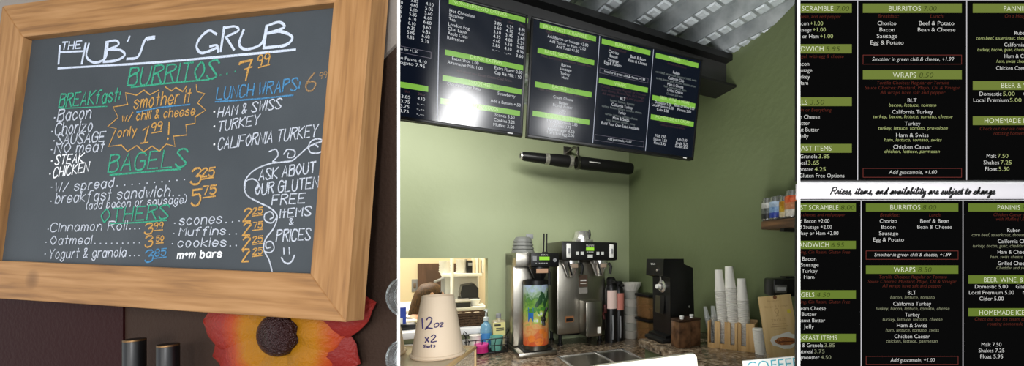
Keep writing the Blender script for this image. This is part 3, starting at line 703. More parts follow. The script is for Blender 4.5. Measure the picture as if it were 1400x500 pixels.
        Lf('H', 'PANNINIS', 1372, 15, 6.6); M.t('P', '8.25', 1424, 15, 6.4, 'l', True); Lf('N', 'On a Hoagie Roll', 1373, 24.4, 4.7, True)
        rc = (('W', 'Ruben', 1386.7, 47.8), ('G', 'corn beef, sauerkraut, thousand island', 1334, 54.4), ('W', 'California Club', 1372.6, 63.8), ('G', 'turkey, bacon, guac, cheddar', 1335.5, 70), ('W', 'Ham & Cheese', 1373, 79.3), ('G', 'ham, swiss cheese', 1362, 86), ('W', 'Chicken Caesar', 1361.6, 95.6))
        Lf('H', 'BEER & WINE', 1368.6, 120.2, 6.6); Lf('H', 'HOMEMADE ICE CREAM', 1345.7, 168.2, 6.6)
        two('Domestic', '5.00', 1339, 1387, 131); Lf('W', 'Glass of Wine', 1399, 131); two('Local Premium', '5.00', 1330.5, 1396, 139.5)
        Lf('N', 'Check out our ice cream case', 1339, 178, 4.7, True); Lf('N', 'rotating homemade flavors', 1358, 184.4, 4.7, True)
        two('Malt', '7.50', 1348.6, 1378, 215.8); two('Shakes', '7.25', 1344.5, 1382.6, 224.6); two('Float', '5.50', 1346.5, 1379.6, 233.4)
        gx = (1215, 1280)
    else:
        R('H', 'BREAKFAST SCRAMBLE', 1146, 286.6, 6.2); Wd('P', '8.00', 1149, 1167.5, 286.6, 6, True); R('N', 'with cheese, and red pepper', 1155, 295.4, 4.4, True)
        for s, xe, y in (('Add Bacon +2.00', 1133.6, 304.4), ('Add Sausage +2.00', 1137, 312.6), ('Add Turkey or Ham +2.00', 1146, 321)): R('W', s, xe, y, 5)
        R('H', 'BAGEL SANDWICH', 1133, 337.6, 6.2); Wd('P', '6.95', 1136, 1153, 337.6, 6, True); R('N', 'Plain, Everything, Cin Raisin, Gluten Free', 1161.5, 346.4, 4.4, True)
        for s, x0, x1, y in (('Bacon', 1096.6, 1115.6, 356), ('Sausage', 1094.5, 1119, 364.2), ('Turkey', 1096, 1117.3, 372.6), ('Ham', 1099, 1113, 380.8)): Wd('W', s, x0, x1, y, 5)
        R('H', 'BAGELS', 1113, 405.6, 6.2); Wd('P', '4.50', 1116, 1134, 405.6, 6, True); R('N', 'Plain, Everything, Cin Raisin, Gluten Free', 1161.5, 414.4, 4.4, True)
        R('W', 'Cream Cheese', 1128.6, 423.8, 5); Wd('W', 'Butter', 1096, 1116, 431.6, 5); R('W', 'Peanut Butter', 1127.6, 440, 5); Wd('W', 'Jelly', 1098.6, 1112.6, 448.4, 5)
        R('H', 'BREAKFAST ITEMS', 1144, 464.6, 6.2)
        for s, pr, xe, y in (('Yogurt & Granola', '3.85', 1141, 474), ('Oatmeal', '3.75', 1127, 482.4), ('Eggmonster', '4.50', 1136, 490.6)):
            Wd('V', pr, xe - 14, xe, y, 5); R('W', s, xe - 16, y, 5)
        head('BURRITOS', 1217, 1258, '8.00', 1260.8, 1279, 286.6)
        Wd('N', 'Breakfast:', 1203, 1229, 295.8, 4.5, True); Wd('N', 'Lunch:', 1270, 1286, 295.8, 4.5, True)
        for s, x0, x1, y in (('Chorizo', 1202.5, 1226, 304.4), ('Bacon', 1204.8, 1224, 312.6), ('Sausage', 1201.6, 1227.6, 321.2), ('Egg & Potato', 1193.6, 1235.3, 329.8), ('Beef & Bean', 1258, 1297, 304.4), ('Bean & Cheese', 1254, 1301, 312.6)): Wd('W', s, x0, x1, y, 5)
        M.outline('B', 1183.7, 342.5, 1310, 354.5); Wd('W', 'Smother in green chili & cheese, +1.99', 1195, 1299, 350.3, 5, True)
        head('WRAPS', 1221.6, 1251, '8.50', 1254.6, 1272.6, 371.6)
        for s, x0, x1, y in (('Tortilla Choices: Regular or Tomato', 1201, 1294, 380.4), ('Sauce Choices: Mustard, Mayo, Oil & Vinegar', 1186, 1307, 386.6), ('All wraps have salt and pepper', 1206, 1287, 392.6)): Wd('N', s, x0, x1, y, 4.4, True)
        wr = ((('BLT', 1241, 1252, 402.3), ('bacon, lettuce, tomato', 1217, 1277, 408.4)), (('California Turkey', 1221, 1272.6, 417.4), ('turkey, bacon, lettuce, tomato, cheese', 1196.6, 1297.5, 423.6)),
              (('Turkey', 1237, 1257, 432.4), ('turkey, lettuce, tomato, cheese', 1206, 1287.6, 438.4)), (('Ham & Swiss', 1226, 1267, 447), ('ham, lettuce, tomato, swiss', 1210.6, 1283, 453)), (('Chicken Caesar', 1222.6, 1270.6, 462), ('chicken, lettuce, parmesan', 1211, 1281, 468)))
        by, bt = (486.5, 498), 494.4; kg = 'G'
        Lf('H', 'PANINIS', 1363.5, 286.6, 6.2); M.t('P', '9.50', 1397, 286.6, 6, 'l', True); Lf('N', 'Chicken Caesar served', 1357.6, 295.4, 4.4, True); Lf('N', 'with Muffin (1.00)', 1361, 301.4, 4.4, True)
        rc = (('W', 'Ruben', 1377, 317), ('G', 'corn beef, sauerkraut, thousand island', 1328, 323), ('W', 'California Club', 1364, 332), ('G', 'turkey, bacon, guac, cheddar', 1329, 338), ('W', 'Ham & Cheese', 1363.6, 346.6), ('G', 'ham, swiss cheese', 1353.6, 353), ('W', 'Grilled Cheese', 1364, 362), ('G', 'Cheddar and swiss', 1361.6, 368))
        Lf('H', 'BEER, WINE, & SELTZER', 1345, 385.4, 6.2); Lf('H', 'HOMEMADE ICE CREAM', 1338.7, 430, 6.2)
        Wd('W', 'Domestic 5.00', 1332.6, 1377.5, 394, 5); Lf('W', 'Glass of Wine', 1388.5, 394, 5); Wd('W', 'Local Premium 5.00', 1324.5, 1386, 402, 5); Lf('W', 'Mimosa', 1398, 402, 5); Wd('W', 'Cider 5.00', 1338.7, 1371.7, 410.4, 5)
        Lf('N', 'Check out our ice cream case', 1332, 438, 4.4, True); Lf('N', 'rotating homemade flavors', 1350, 444.4, 4.4, True)
        Wd('W', 'Malt 7.50', 1341.6, 1368.7, 473, 5); Wd('W', 'Shakes 7.25', 1337.7, 1372.6, 481.2, 5); Wd('W', 'Float 5.95', 1340, 1370.7, 489.5, 5)
        gx = (1217, 1277)
    for (a_, b_) in wr:
        Wd('W', *a_, 5.2); Wd(kg, *b_, 4.5, True)
    M.outline('B', bx[1][0], by[0], bx[1][1], by[1]); Wd('W', 'Add guacamole, +1.00', gx[0], gx[1], bt, 5.1, True)
    for k, s, x, y in rc: Lf(k, s, x, y, 5.1 if k == 'W' else 4.4, k == 'G')
    mats = {'H': SHEAD, 'P': SDARK, 'N': SRED, 'W': SW, 'G': SLIME if up else SDIM, 'V': SLIME, 'D': SLINE, 'B': SBOX}
    if not up: mats['V'] = SDIM
    cx = P.loc(1092.5, 250)[0]
    M.flush()
    for (k, _s), mb in M.L.items():
        mb.cut((cx, 0, 0), (-1, 0, 0))
        if mb.bm.faces: mb.build(NAMES[k], mats[k], root, 0)
menu_board(True); menu_board(False)

# notice strip between the displays
P = Panel(Vector((at(1240, 261, SD + .004).x, SD + .004, at(1240, 261, SD).z)), Matrix.Identity(3))
ns = thing('notice_strip', 'pale grey strip with cursive black notice between the two menu displays', 'sign', P.C)
a = P.loc(1091, 272); b = P.loc(1520, 250.5)
m = MB(); m.b2((a[0], 0, a[1]), (b[0], WD - SD - .004, b[1]), .0008); m.build('board', mat('pale_grey_card', (188, 185, 189), .55, var=.04, scale=3), ns)
CUR = { # cursive strokes, x advance then points (x-height 4, ascender 8, descender -4), every letter starts and ends on the joining line
'P': (6, '1,0 2,7.5|1.2,6.2 2,7.6 4.6,8 5.6,6.4 4.6,4.4 2,3.8|4.2,4.2 4.6,2 5.2,.4 6,.6'), 'r': (3.2, '0,.6 1.1,3.6 1.6,4.2 2.3,3.4 2.2,1 3.2,.6'), 'i': (2.2, '0,.6 1,4 .9,.8 2.2,.6|1.3,6 1.5,6.2'), 'c': (3.2, '0,.6 2.6,3.4 1.8,4 .8,2.6 .9,.7 1.9,.1 3.2,.8'),
'e': (3.2, '0,.6 2,2 2.3,3.5 1.5,4 .7,2.4 1,.5 2,.1 3.2,.8'), 's': (3, '0,.6 1.6,4.3 1.8,2.4 1.9,.6 1,.1 .4,.7|1.9,.5 3,.8'), 't': (2.4, '0,.6 1.6,7 1,1 1.4,.2 2.4,.7|.4,5 2.6,5.2'), 'm': (5.6, '0,.6 .9,4 .7,.1 1.6,3.6 2.3,3.9 2.2,.1 3.3,3.6 4,3.8 3.9,.8 5.6,.6'),
'a': (3.8, '0,.6 2.8,3.5 1.8,4 .8,2.4 .9,.4 1.8,.4 2.9,3.8 2.7,.7 3.8,.6'), 'n': (4.1, '0,.6 .9,4 .7,.1 1.7,3.5 2.6,3.9 2.5,.8 4.1,.6'), 'd': (3.8, '0,.6 2.8,3.5 1.8,4 .8,2.4 .9,.4 1.8,.4 3.4,8 2.7,.8 3.8,.6'), 'v': (3.4, '0,.6 .6,3.8 1,4 1.4,.2 2.8,3.6 2.6,3.2 3.4,3'),
'l': (2.4, '0,.6 1.9,6 1.8,8 1.2,7 .9,1 1.4,.2 2.4,.7'), 'b': (3.2, '0,.6 1.7,6.4 1.6,8 1,6.4 .8,.6 1.8,.2 2.4,2.4 1.8,3.2 3.2,2.6'), 'y': (3.6, '0,.6 .9,4 .9,1 1.8,.6 2.8,4 2.4,-2.6 1.2,-4 .8,-2.8 3.6,.6'), 'u': (3.9, '0,.6 .9,4 .8,.8 1.8,.3 2.9,4 2.7,.8 3.9,.6'),
'j': (2.4, '0,.6 1.4,4 1,-2.6 0,-4 -.4,-2.8 2.4,.6|1.7,6 1.9,6.2'), 'o': (3.2, '0,.6 1.8,4 .8,2.4 1,.3 2,.4 2.4,2.6 1.8,3.9 3.2,3.2'), 'h': (3.8, '0,.6 1.9,6.4 1.8,8 1.1,6.6 .7,.1 1.6,3.4 2.5,3.8 2.4,.8 3.8,.6'), 'g': (3.6, '0,.6 2.6,3.5 1.7,4 .8,2.4 .9,.5 1.8,.5 2.8,3.8 2.2,-2.8 1,-4 .6,-2.8 3.6,.6'), ',': (1.6, '.5,.6 .1,-1.2')}
def cursive(mb, s, px0, px1, py, xh, wpx):
    x = 0; items = []
    for ch in s:
        if ch == ' ': x += 2.4; continue
        items.append((x, ch)); x += CUR[ch][0]
    a = P.loc(px0, py); b = P.loc(px1, py); k = (b[0] - a[0]) / x; ky = (P.loc(px0, py - xh)[1] - a[1]) / 4
    for x, ch in items:
        for st in CUR[ch][1].split('|'):
            pts = []
            for t in st.split():
                gx, gy = map(float, t.split(',')); Y = gy * ky; pts.append(Vector((a[0] + (x + gx) * k + .28 * Y, a[1] + Y)))
            ribbon(mb, spline(pts, 5), wpx * SD / F, -.0005)
m = MB(); cursive(m, 'Prices, items, and availability are subject to change', 1134, 1360, 265.6, 4.7, 1.8)
m.build('cursive_lettering', mat('black_ink', (16, 16, 18), .7), ns, 0)

# ------------------------------------------------------------------ the two big screens hung from the beam
k = 1.48 / 2.1
TC = Vector((.12762 * k, 1.48, EYE + .9337 * k)); TR = Rm(math.radians(7.281), math.radians(1.5), math.radians(20.013))
TB = Panel(TC, TR); TW, TH = 1.04948 * k, .60483 * k
TA = Panel(TC + TR @ Vector((-TW - .014, 0, 0)), TR)
TBG = screen_mat('tv_screen_dark', (14, 20, 32), .9, .13, base=(6, 7, 9))
TGR = screen_mat('tv_heading_green', (124, 178, 68), 1.0, .16, base=(10, 14, 6))
TWH = screen_mat('tv_white_text', (222, 226, 230), 1.0, .3)
THD = screen_mat('tv_heading_text', (196, 226, 150), 1.0, .3)
TPR = screen_mat('tv_heading_price', (92, 140, 48), 1.0, .3)
TRD = screen_mat('tv_red_note', (74, 46, 52), 1.0, .3)
TLN = screen_mat('tv_divider_line', (176, 182, 196), 1.0, .3)
TGY = screen_mat('tv_grey_text', (130, 140, 136), 1.0, .3)
TBX = screen_mat('tv_outline_box', (104, 100, 112), 1.0, .3)
TNB = screen_mat('tv_dark_blue_panel', (16, 22, 36), 1, .13)
def tv(P, lb):
    root = thing('menu_screen', lb, 'screen', P.C, group='screens under the steel beam', rot=P.euler())
    w, h = TW / 2, TH / 2; bz = .008
    m = MB(); m.b2((-w, .002, -h), (w, .03, h), .002); m.b2((-w * .7, .03, -h * .6), (w * .7, .055, h * .55), .006); m.build('housing', BLACKM, root)
    m = MB()
    m.b2((-w, -.004, h - bz), (w, .004, h), .001); m.b2((-w, -.004, -h), (w, .004, -h + bz * 1.3), .001); m.b2((-w, -.004, -h), (-w + bz, .004, h), .001); m.b2((w - bz, -.004, -h), (w, .004, h), .001); m.build('bezel', BLACK, root)
    m = MB(); m.add([(-w + bz, 0, -h + bz), (w - bz, 0, -h + bz), (w - bz, 0, h - bz), (-w + bz, 0, h - bz)], [[0, 1, 2, 3]]); m.build('screen', TBG, root, 0)
    m = MB(); m.b2((w - .055, -.0046, -h + .0028), (w - .036, -.004, -h + .0068)); m.build('bezel_badge', WHITEP, root)
    m = MB(); m.b2((-.04, .05, -.02), (.04, .075, .02)); 
    m.build('mount_plate', STEELBLACK, root)
    return root
ra = tv(TA, 'leftmost ceiling hung screen with non-espresso drinks and drink extras'); rb = tv(TB, 'ceiling hung screen nearest the corner with burritos, wraps and paninis')
MA, MBB = Menu(TA), Menu(TB)
def tbar(M, root, p0, p1, p2, p3):
    q = MB(); q.add([(*[M.u(*p)[0]], -.0003, M.u(*p)[1]) for p in (p3, p2, p1, p0)], [[0, 1, 2, 3]]); q.build('heading_bar', TGR, root, 0)
def quadbar(M, root, x0, y0, x1, y1, h):   # bar with top-left, top-right pixels and pixel height, squared to the panel
    a = M.u(x0, y0); b = M.u(x1, y1); c = M.u(x0, y0 + h); z = (a[1] + b[1]) / 2; hh = a[1] - c[1]; M.bars.append((a[0], b[0], z))
    q = MB(); q.add([(a[0], -.0003, z - hh), (b[0], -.0003, z - hh), (b[0], -.0003, z), (a[0], -.0003, z)], [[0, 1, 2, 3]]); q.build('heading_bar', TGR, root, 0)
def T(M, k, s, x0, y0, x1, y1, h, it=False): M.t(k, s, x0, y0, h, x2=x1, y2=y1, italic=it)
def q1(o, sc, *p): return (o[0] + p[0] / sc, o[1] + p[1] / sc)
# left screen; crop origins follow the photograph
A = lambda k, s, x0, y0, x1, y1, h, o=(605, 0), sc=5.0, it=False: T(MA, k, s, o[0] + x0 / sc, o[1] + y0 / sc, o[0] + x1 / sc, o[1] + y1 / sc, h, it)
quadbar(MA, ra, 613.8, -2, 722, 25.2, 7.4); A('H', 'NON-ESPRESSO DRINKS', 70, 20, 440, 116, 5); A('P', 'Hot or Iced', 450, 122, 570, 152, 4)
for i, (s, x1, y0, y1) in enumerate((('Hot Chocolate', 222, 84, 122), ('Steamer', 145, 110, 134), ('Tea', 88, 140, 148), ('London Fog', 184, 176, 206), ('Chai Latte', 164, 206, 232), ('Apple Cider', 176, 236, 266), ('Refresher', 150, 266, 292))):
    A('W', s, 48 - i * 2.5, y0, x1, y1, 4.5)
cols = (('3.85', '3.60', '3.10', '4.35', '4.60', '3.85', '-.--'), ('4.35', '4.10', '3.35', '4.85', '5.10', '4.10', '-.--'), ('4.85', '4.60', '3.60', '5.35', '5.60', '4.35', '3.60'))
for c, (x, y) in zip(cols, ((355, 166), (436, 188), (518, 208))):
    for i, s in enumerate(c): A('W', s, x - i * 2.6, y + i * 30, x + 48 - i * 2.6, y + 11 + i * 30, 4.2)
for x, y, s in ((362, 136, '12oz'), (444, 156, '16oz'), (524, 178, '20oz')): A('N', s, x, y, x + 40, y + 10, 3.4, it=True)
quadbar(MA, ra, 608.4, 66.5, 716, 90.6, 7.4); A('H', 'DRINK EXTRAS', 190, 398, 406, 444, 5)
A('W', 'Extra Shot 1.00', 66, 410, 246, 442, 4.4); A('W', 'Alternative Milk 1.00', 34, 436, 272, 478, 4.4)
A2 = lambda k, s, x0, y0, x1, y1, h, it=False: A(k, s, x0, y0, x1, y1, h, (545, 80), 4.168, it)
A2('W', 'Extra Flavor 0.80', 547, 60, 704, 90, 4.4); A2('W', 'Cap Alt Milk 1.50', 547, 88, 698, 116, 4.4)
A2('N', 'Ask about our Sweet Cream Cold Foam', 330, 80, 642, 130, 3.6, True)
quadbar(MA, ra, 605, 101, 713, 123.2, 7.8); A2('H', 'SMOOTHIES', 400, 144, 522, 164, 5); A2('P', '6.50', 530, 166, 586, 178, 4.6)
A2('W', 'Chocolate Peanut Butter', 278, 150, 470, 184, 4.2); A2('W', 'Strawberry', 564, 208, 664, 222, 4.2); A2('W', 'Add a Banana +.50', 524, 246, 694, 276, 4.2)
quadbar(MA, ra, 602.4, 133, 711, 152.2, 7.8); A2('H', 'BAKED GOODS', 420, 276, 566, 300, 5)
for s, x0, x1, y in (('Scones 3.50', 548, 660, 328), ('Cookies 3.25', 543, 660, 356), ('Muffins 3.50', 540, 658, 384)): A2('W', s, x0, y, x1, y + 16, 4.2)
# column left of the divider
lA = MA.u(604.5, 0); lB = MA.u(592.5, 165); xm = (lA[0] + lB[0]) / 2 + .002
MA.layer('D').add([(xm - .0012, -.0003, -TH / 2 + .012), (xm + .0012, -.0003, -TH / 2 + .012), (xm + .0012, -.0003, TH / 2 - .008), (xm - .0012, -.0003, TH / 2 - .008)], [[0, 1, 2, 3]])
A3 = lambda k, s, x0, y0, x1, y1, h, it=False: A(k, s, x0, y0, x1, y1, h, (545, 0), 5.0, it)
for i, s in enumerate(('3.85', '4.60', '5.10', '5.85', '6.10', '6.10', '6.35', '5.85', '4.85')): A3('W', s, 84 - i * 3.6, 12 + i * 31, 134 - i * 3.6, 23 + i * 31, 4.4); 
for i, s in enumerate(('4.10', '5.05', '5.60', '6.60', '6.60', '6.60', '6.85', '6.60', '5.35')): A3('W', s, 186 - i * 3.8, 34 + i * 31.4, 238 - i * 3.8, 46 + i * 31.4, 4.4)
for i, s in enumerate(('3.60', '4.10', '4.60', '5.35', '5.60', '5.60', '5.85', '5.35', '4.35')): A3('W', s, -18 - i * 3.6, -12 + i * 31, 32 - i * 3.6, -1 + i * 31, 4.4)
A3('W', 'Make it a combo for +1.50', -150, 308, 132, 366, 4.2)
a = MA.u(545 - 30, 60); b = MA.u(545 + 222 / 5, 80); zt = (MA.u(545 + 222 / 5, 71)[1]); zb = MA.u(545 + 222 / 5, 80)[1]
bx_ = MA.layer('B')
for r in ((a[0], zt - .0012, b[0], zt), (a[0], zb, b[0], zb + .0012), (b[0] - .0012, zb, b[0], zt)): bx_.add([(r[0], -.0003, r[1]), (r[2], -.0003, r[1]), (r[2], -.0003, r[3]), (r[0], -.0003, r[3])], [[0, 1, 2, 3]])
A3('W', 'Espresso con Panna 4.10', -160, 368, 192, 440, 4.4); A3('W', 'Affogato 7.95', -40, 420, 180, 470, 4.4)
quadbar(MA, ra, 535, 109.5, 585.5, 117.8, 8)
for i, (p_, q_) in enumerate((('3.85', '4.10'), ('3.75', '-.--'), ('3.75', '-.--'), ('3.75', '-.--'))):
    A2('W', p_, 16 - i * 3, 222 + i * 27, 66 - i * 3, 232 + i * 27, 4.2); A2('W', q_, 108 - i * 2, 234 + i * 29, 150 - i * 2, 242 + i * 29, 4.2)
A2('N', '16oz', 30, 192, 62, 198, 3.4, True); A2('N', '20oz', 108, 206, 150, 214, 3.4, True)
# right screen
B1 = lambda k, s, x0, y0, x1, y1, h, it=False: T(MBB, k, s, 720 + x0 / 5, 20 + y0 / 5, 720 + x1 / 5, 20 + y1 / 5, h, it)
quadbar(MBB, rb, 738, 30.6, 815, 50, 7.4); B1('H', 'BREAKFAST SCRAMBLE', 115, 92, 410, 162, 4.8); B1('P', '7.00', 416, 162, 466, 172, 4.6)
B1('N', 'Eggs, cheese, and red pepper', 130, 120, 440, 192, 3.4, True)
B1('W', 'Add Bacon or Sausage +2.00', 142, 158, 420, 218, 4); B1('W', 'Add Turkey or Ham +2.00', 156, 190, 402, 244, 4); B1('W', 'Add Toast +1.00', 202, 226, 356, 260, 4)
quadbar(MBB, rb, 735.2, 65, 812.6, 82.4, 7.4); B1('H', 'BAGEL SANDWICH', 124, 266, 358, 310, 4.8); B1('P', '6.95', 366, 312, 414, 322, 4.6)
B1('N', 'Plain, Everything, Cin Raisin, Gluten Free', 100, 292, 440, 358, 3.4, True)
for s, x0, x1, y in (('Bacon', 238, 298, 352), ('Sausage', 226, 306, 378), ('Turkey', 230, 294, 408), ('Ham', 240, 284, 434)): B1('W', s, x0, y, x1, y + 12, 4)
B2 = lambda k, s, x0, y0, x1, y1, h, it=False: T(MBB, k, s, 720 + x0 / 5, 110 + y0 / 5, 720 + x1 / 5, 110 + y1 / 5, h, it)
quadbar(MBB, rb, 731.6, 111.2, 809, 126, 7.6); B2('H', 'BAGELS', 176, 52, 270, 70, 4.8); B2('P', '4.50', 280, 70, 340, 80, 4.6); B2('N', 'Plain, Everything, Cin Raisin, Gluten Free', 80, 64, 420, 128, 3.4, True)
for s, x0, x1, y in (('Cream Cheese', 182, 318, 122), ('Butter', 222, 284, 156), ('Peanut Butter', 180, 312, 176), ('Jelly', 222, 268, 208)): B2('W', s, x0, y, x1, y + 20, 4)
quadbar(MBB, rb, 728.4, 151.2, 806, 163.6, 7.4); B2('H', 'BREAKFAST ITEMS', 128, 250, 354, 284, 4.8)
for s, x0, x1, y, dy in (('Yogurt & Granola 3.85', 134, 346, 284, 26), ('Oatmeal 3.75', 176, 300, 314, 18), ('Eggmonster 4.50', 144, 326, 338, 24), ('Hard Boil Egg 2.00', 140, 324, 362, 26)): B2('W', s, x0, y, x1, y + dy, 4)
B3 = lambda k, s, x0, y0, x1, y1, h, it=False: T(MBB, k, s, 810 + x0 / 5, 40 + y0 / 5, 810 + x1 / 5, 40 + y1 / 5, h, it)
B4 = lambda k, s, x0, y0, x1, y1, h, it=False: T(MBB, k, s, 810 + x0 / 4.76, 120 + y0 / 4.76, 810 + x1 / 4.76, 120 + y1 / 4.76, h, it)
quadbar(MBB, rb, 823, 52.4, 889.4, 69.2, 7.2); B3('H', 'BURRITOS', 155, 112, 264, 138, 4.6); B3('P', '8.00', 270, 140, 318, 150, 4.4)
B3('N', 'Breakfast', 115, 138, 230, 164, 3.4, True)
for s, x0, x1, y, dy in (('Chorizo', 110, 178, 160, 14), ('Bacon', 118, 170, 190, 10), ('Sausage', 106, 178, 216, 16), ('Egg & Potato', 80, 196, 234, 26), ('Beef & Bean', 260, 362, 196, 22), ('Bean & Cheese', 246, 370, 220, 28)): B3('W', s, x0, y, x1, y + dy, 4.2)
def tbox(M, x0, y0, x1, y1, h):
    a = M.u(x0, y0); b = M.u(x1, y1); c = M.u(x0, y0 + h); z = (a[1] + b[1]) / 2; z2 = z - (a[1] - c[1]); t = .0011; mb = M.layer('B')
    for r in ((a[0], z - t, b[0], z), (a[0], z2, b[0], z2 + t), (a[0], z2, a[0] + t, z), (b[0] - t, z2, b[0], z)):
        mb.add([(r[0], -.0003, r[1]), (r[2], -.0003, r[1]), (r[2], -.0003, r[3]), (r[0], -.0003, r[3])], [[0, 1, 2, 3]])
tbox(MBB, 820, 93, 886.4, 106.8, 7); B3('W', 'Smother in green chili & cheese, +1.99', 78, 292, 356, 356, 3.6, True)
quadbar(MBB, rb, 819, 105.8, 885.8, 120, 7.4); B3('H', 'WRAPS', 150, 384, 226, 398, 4.6); B3('P', '8.50', 234, 400, 284, 410, 4.4)
for i, s in enumerate(('Tortilla Choices: Regular or Tomato', 'Sauce Choices: Mustard, Mayo, Oil & Vinegar', 'All wraps have salt and pepper')): B3('N', s, 56 + i * 4, 396 + i * 26, 360 - i * 6, 456 + i * 20, 3.2, True)
for s, x0, x1, y, dy, g in (('BLT', 180, 214, 80, 4, 0), ('bacon, lettuce, tomato', 116, 272, 88, 28, 1), ('California Turkey', 124, 260, 118, 22, 0), ('turkey, bacon, lettuce, tomato, cheese', 60, 320, 126, 42, 1), ('Turkey', 166, 216, 168, 8, 0), ('turkey, lettuce, tomato, cheese', 82, 292, 176, 34, 1), ('Ham & Swiss', 132, 238, 204, 16, 0), ('ham, lettuce, tomato, swiss', 90, 276, 214, 32, 1), ('Build Your Own Salad Available', 58, 302, 238, 36, 0)):
    B4('G' if g else 'W', s, x0, y, x1, y + dy, 3.3 if g else 4.2)
tbox(MBB, 813, 183.6, 880.4, 193.6, 8); B4('W', 'Add guacamole, +1.00', 98, 338, 250, 360, 3.6, True)
quadbar(MBB, rb, 896.8, 72, 955, 86.6, 7); B3('H', 'PANINIS', 520, 204, 600, 220, 4.4); B3('P', '9.50', 606, 222, 650, 230, 4.2)
B3('N', 'Served on Focaccia', 510, 240, 640, 268, 3.2, True)
for s, x0, x1, y, dy, g in (('Ruben', 550, 596, 304, 8, 0), ('corn beef, sauerkraut, thousand island, swiss', 432, 710, 298, 58, 1), ('California Club', 516, 624, 342, 20, 0), ('turkey, bacon, guac, cheddar, tomato, onion', 434, 704, 344, 50, 1), ('Ham & Cheese', 512, 620, 384, 20, 0), ('ham, swiss cheese, dijon', 488, 640, 396, 30, 1), ('Grilled Cheese', 510, 616, 422, 24, 0), ('Cheddar and swiss', 506, 616, 446, 22, 1)):
    B3('G' if g else 'W', s, x0, y, x1, y + dy, 3.2 if g else 4)
quadbar(MBB, rb, 892.2, 130, 950.8, 141.2, 7.2); B4('H', 'BEER, WINE, & MORE', 440, 74, 630, 108, 4.4)
for s, x0, x1, y, dy in (('Domestic 5.00', 406, 512, 102, 16), ('Local Premium 5.00', 386, 526, 120, 20), ('Cider 5.00', 418, 494, 148, 12), ('Glass of Wine 5.00', 532, 662, 122, 20), ('Mimosa 5.00', 552, 640, 150, 14)): B4('W', s, x0, y, x1, y + dy, 3.8)
quadbar(MBB, rb, 890, 156, 948.6, 166.4, 7.2); B4('H', 'HOMEMADE ICE CREAM', 412, 198, 636, 236, 4.4)
B4('N', 'Check out our ice cream case for', 420, 226, 620, 256, 3, True); B4('N', 'rotating homemade flavors', 440, 246, 600, 270, 3, True)
for s, x0, x1, y, dy in (('Malt 7.50', 408, 476, 318, 12), ('Shakes 7.50', 396, 482, 340, 14), ('Float 5.95', 400, 474, 364, 12), ('Kids 3.00', 548, 614, 342, 10), ('Single 5.25', 542, 620, 366, 12), ('Double 6.50', 538, 620, 386, 12)): B4('W', s, x0, y, x1, y + dy, 3.8)
for pa, pb in (((819.3, 46), (811, 198)), ((893.5, 66.5), (882.6, 205.5))):
    xm = (MBB.u(*pa)[0] + MBB.u(*pb)[0]) / 2
    MBB.layer('D').add([(xm - .0012, -.0003, -TH / 2 + .012), (xm + .0012, -.0003, -TH / 2 + .012), (xm + .0012, -.0003, TH / 2 - .008), (xm - .0012, -.0003, TH / 2 - .008)], [[0, 1, 2, 3]])
for M, root in ((MA, ra), (MBB, rb)):
    mats = {'H': THD, 'P': TPR, 'N': TRD, 'W': TWH, 'G': TGY, 'D': TLN, 'B': TBX}
    M.flush()
    for (kk, _s), mb in M.L.items(): mb.build(NAMES[kk], mats[kk], root, 0)
for P, root in ((TA, ra), (TB, rb)):
    c = uv_of(P.C); tgt = P.Ri @ (room(c.x, 1.45, bz0 + .004) - P.C)
    m = MB(); m.tube([(0, .06, .02), (0, .09, .06), tuple(tgt)], .012, 10); m.build('mount_arm', STEELBLACK, root)

# ------------------------------------------------------------------ black padded tube on a wall clamp
VT = 2.3
a = at_v(719, 214, VT); b = at_v(868, 231.5, VT)
tb = rthing('padded_tube', 'long black padded tube with silver bands clamped under the hung screens', 'tube', tuple(at_v(793, 222.5, VT)))
L = (b - a).length; tilt = math.atan2(b.z - a.z, b.x - a.x); MT = Matrix.Rotation(-tilt, 4, 'Y') @ Matrix.Rotation(PI / 2, 4, 'Y')
def seg(prof, name, mt, par=None): 
    m = MB(); m.lathe(prof, seg=28, M=MT); return m.build(name, mt, par or tb)
h = L / 2
seg([(.001, -h * .03), (.04, -h * .03), (.043, h * .05), (.043, h - .02), (.038, h), (.001, h)], 'sleeve', BLACKM)
seg([(.001, -h), (.024, -h + .002), (.029, -h + .02), (.035, -h + .17), (.001, -h + .17)], 'tapered_end', BLACK)
seg([(.001, -h + .175), (.035, -h + .175), (.041, -h + .24), (.04, -h + .32), (.001, -h + .32)], 'neck', BLACKM)
seg([(.018, -h - .006), (.024, -h - .004), (.026, -h + .004), (.02, -h + .004)], 'silver_cap_ring', CHROME)
SIL = mat('silver_tape', (190, 188, 176), .3, metal=.6, var=.3, scale=60)
for z0, r in ((-h + .155, .037), (-h + .318, .042)): seg([(r - .004, z0), (r, z0 + .002), (r, z0 + .026), (r - .004, z0 + .028)], 'silver_band', SIL)
m = MB(); zz = -h + .375
m.M = MT; m.lathe([(.041, zz), (.048, zz), (.048, zz + .016), (.041, zz + .016)], seg=28); m.M = Matrix.Identity(4)
cx = -h + .383; m.box((cx, .0, .075), (.02, .03, .06), .004); m.tube([(cx, 0, .09), (cx, .06, .12), (cx, .198, .12)], .009, 10); m.box((cx, .194, .12), (.06, .008, .08), .002)
m.build('clamp', STEELD, tb)
m = MB(); m.b2((.0 + .05, -.0445, .0), (.13, -.0425, .006)); m.build('white_tag', WHITEP, tb, label='white printed strip')

